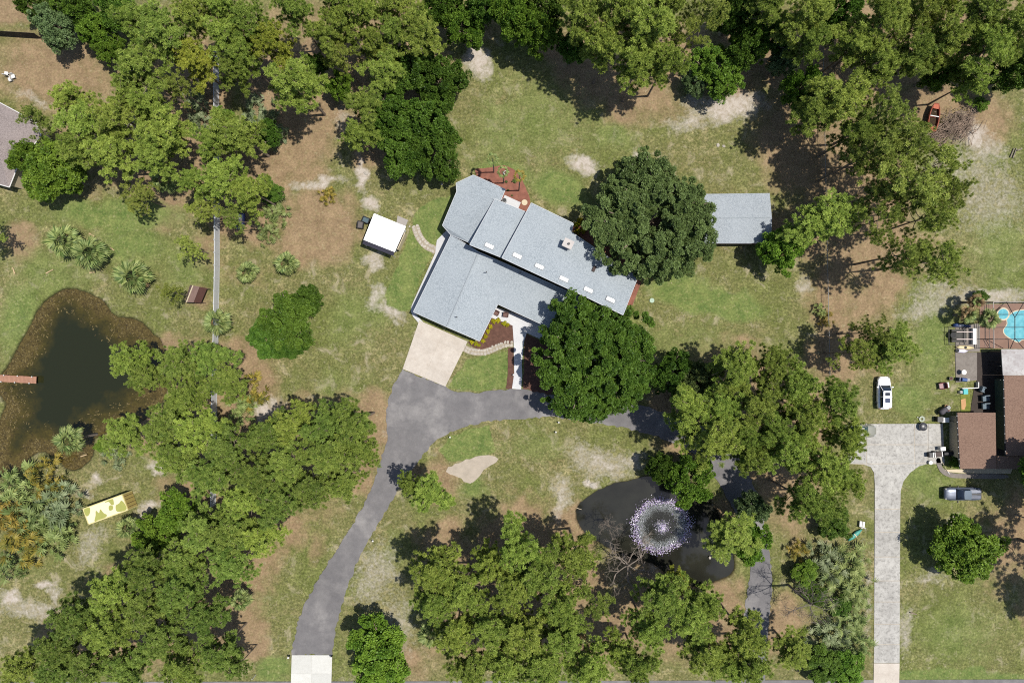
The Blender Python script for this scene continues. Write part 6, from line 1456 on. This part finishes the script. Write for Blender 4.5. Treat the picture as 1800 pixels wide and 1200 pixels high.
    a, b = P(1648,803), P(1665,828); rt = empty('leaning_pole', a, 0, 'thin pale pole lying from the smoker cart to the curved path', 'pole'); part('pole', cyl(bmesh.new(), (0,0,.5), b-a+Vector((0,0,.1)), .035, .035, 6), M_CREAM, rt); part('pole_tip', cyl(bmesh.new(), b-a+Vector((0,0,.1)), b-a+Vector((.25,-.35,.1)), .06, .06, 6), M_WHITE, rt)
    # white lawn chairs and the teal kayak by the thicket
    for x, y, lab in ((1513,921,'left white lawn chair by the thicket'),(1518,922,'right white lawn chair by the thicket')):
        b = P(x,y,.4); rt = empty('lawn_chair', (b.x,b.y,0), 1.5, lab, 'chair', 'white lawn chairs by the thicket')
        for n_, c, sz in (('seat',(0,0,.4),(.9,.34,.05)),('backrest',(-.4,0,.65),(.08,.34,.5)),('legs_frame',(0,0,.2),(.5,.3,.04))): bm = bmesh.new(); box(bm, c, sz, 0, .01); part(n_, bm, M_WHITE, rt)
    b = P(1503,940,.3); rt = empty('teal_canoe', (b.x,b.y,0), .7, 'teal canoe tip showing at the thicket edge', 'canoe'); part('hull', loft(bmesh.new(), [(-1.3,.05,.2,.4),(-.6,.3,.02,.45),(.5,.32,.02,.45),(1.3,.05,.2,.4)], 12, 2.5), simple('teal_paint', C(78,164,150), .5, .08), rt, True); part('thwart', box(bmesh.new(), (0,0,.46), (.12,.6,.04)), M_CREAM, rt)
    # white patio set at the left edge
    for x, y, lab in ((22,134,'right white garden chair at the left edge'),(17,139,'lower white garden chair at the left edge'),(10,129,'pinkish white garden chair at the left edge')):
        b = P(x,y,.5); rt = empty('garden_chair', (b.x,b.y,0), x*.3, lab, 'chair', 'white garden chairs at the left edge')
        for n_, c, sz in (('seat',(0,0,.42),(.55,.55,.08)),('backrest',(0,.27,.7),(.55,.07,.5))): bm = bmesh.new(); box(bm, c, sz, 0, .03); part(n_, bm, M_WHITE, rt)
        for x_ in (-.22,.22):
            for y_ in (-.22,.22): part('leg', cyl(bmesh.new(), (x_,y_,0), (x_,y_,.4), .03, .03, 6), M_WHITE, rt)

# ------------------------------------------------------------------ build
M_SILV = paint('silver_bed_cover', C(150,154,166), .18, .6)
protos()
build_ground(); build_water(); build_paving(); build_stone_paths()
build_house(); build_outbuildings(); build_neighbour(); build_fences()
for i, t in enumerate(TREES): plant_tree(i, *t)
build_suv(1553,690, math.pi/2, 'white car with two dark roof windows parked on the grass')
build_sedan(1512,757, 0, 'grey sedan half hidden under a pine at the weathered drive')
build_pickup(1690,867, math.pi, 'dark blue-grey pickup parked on the grass below the brown garage')
build_fountain(); build_dock(); build_things()
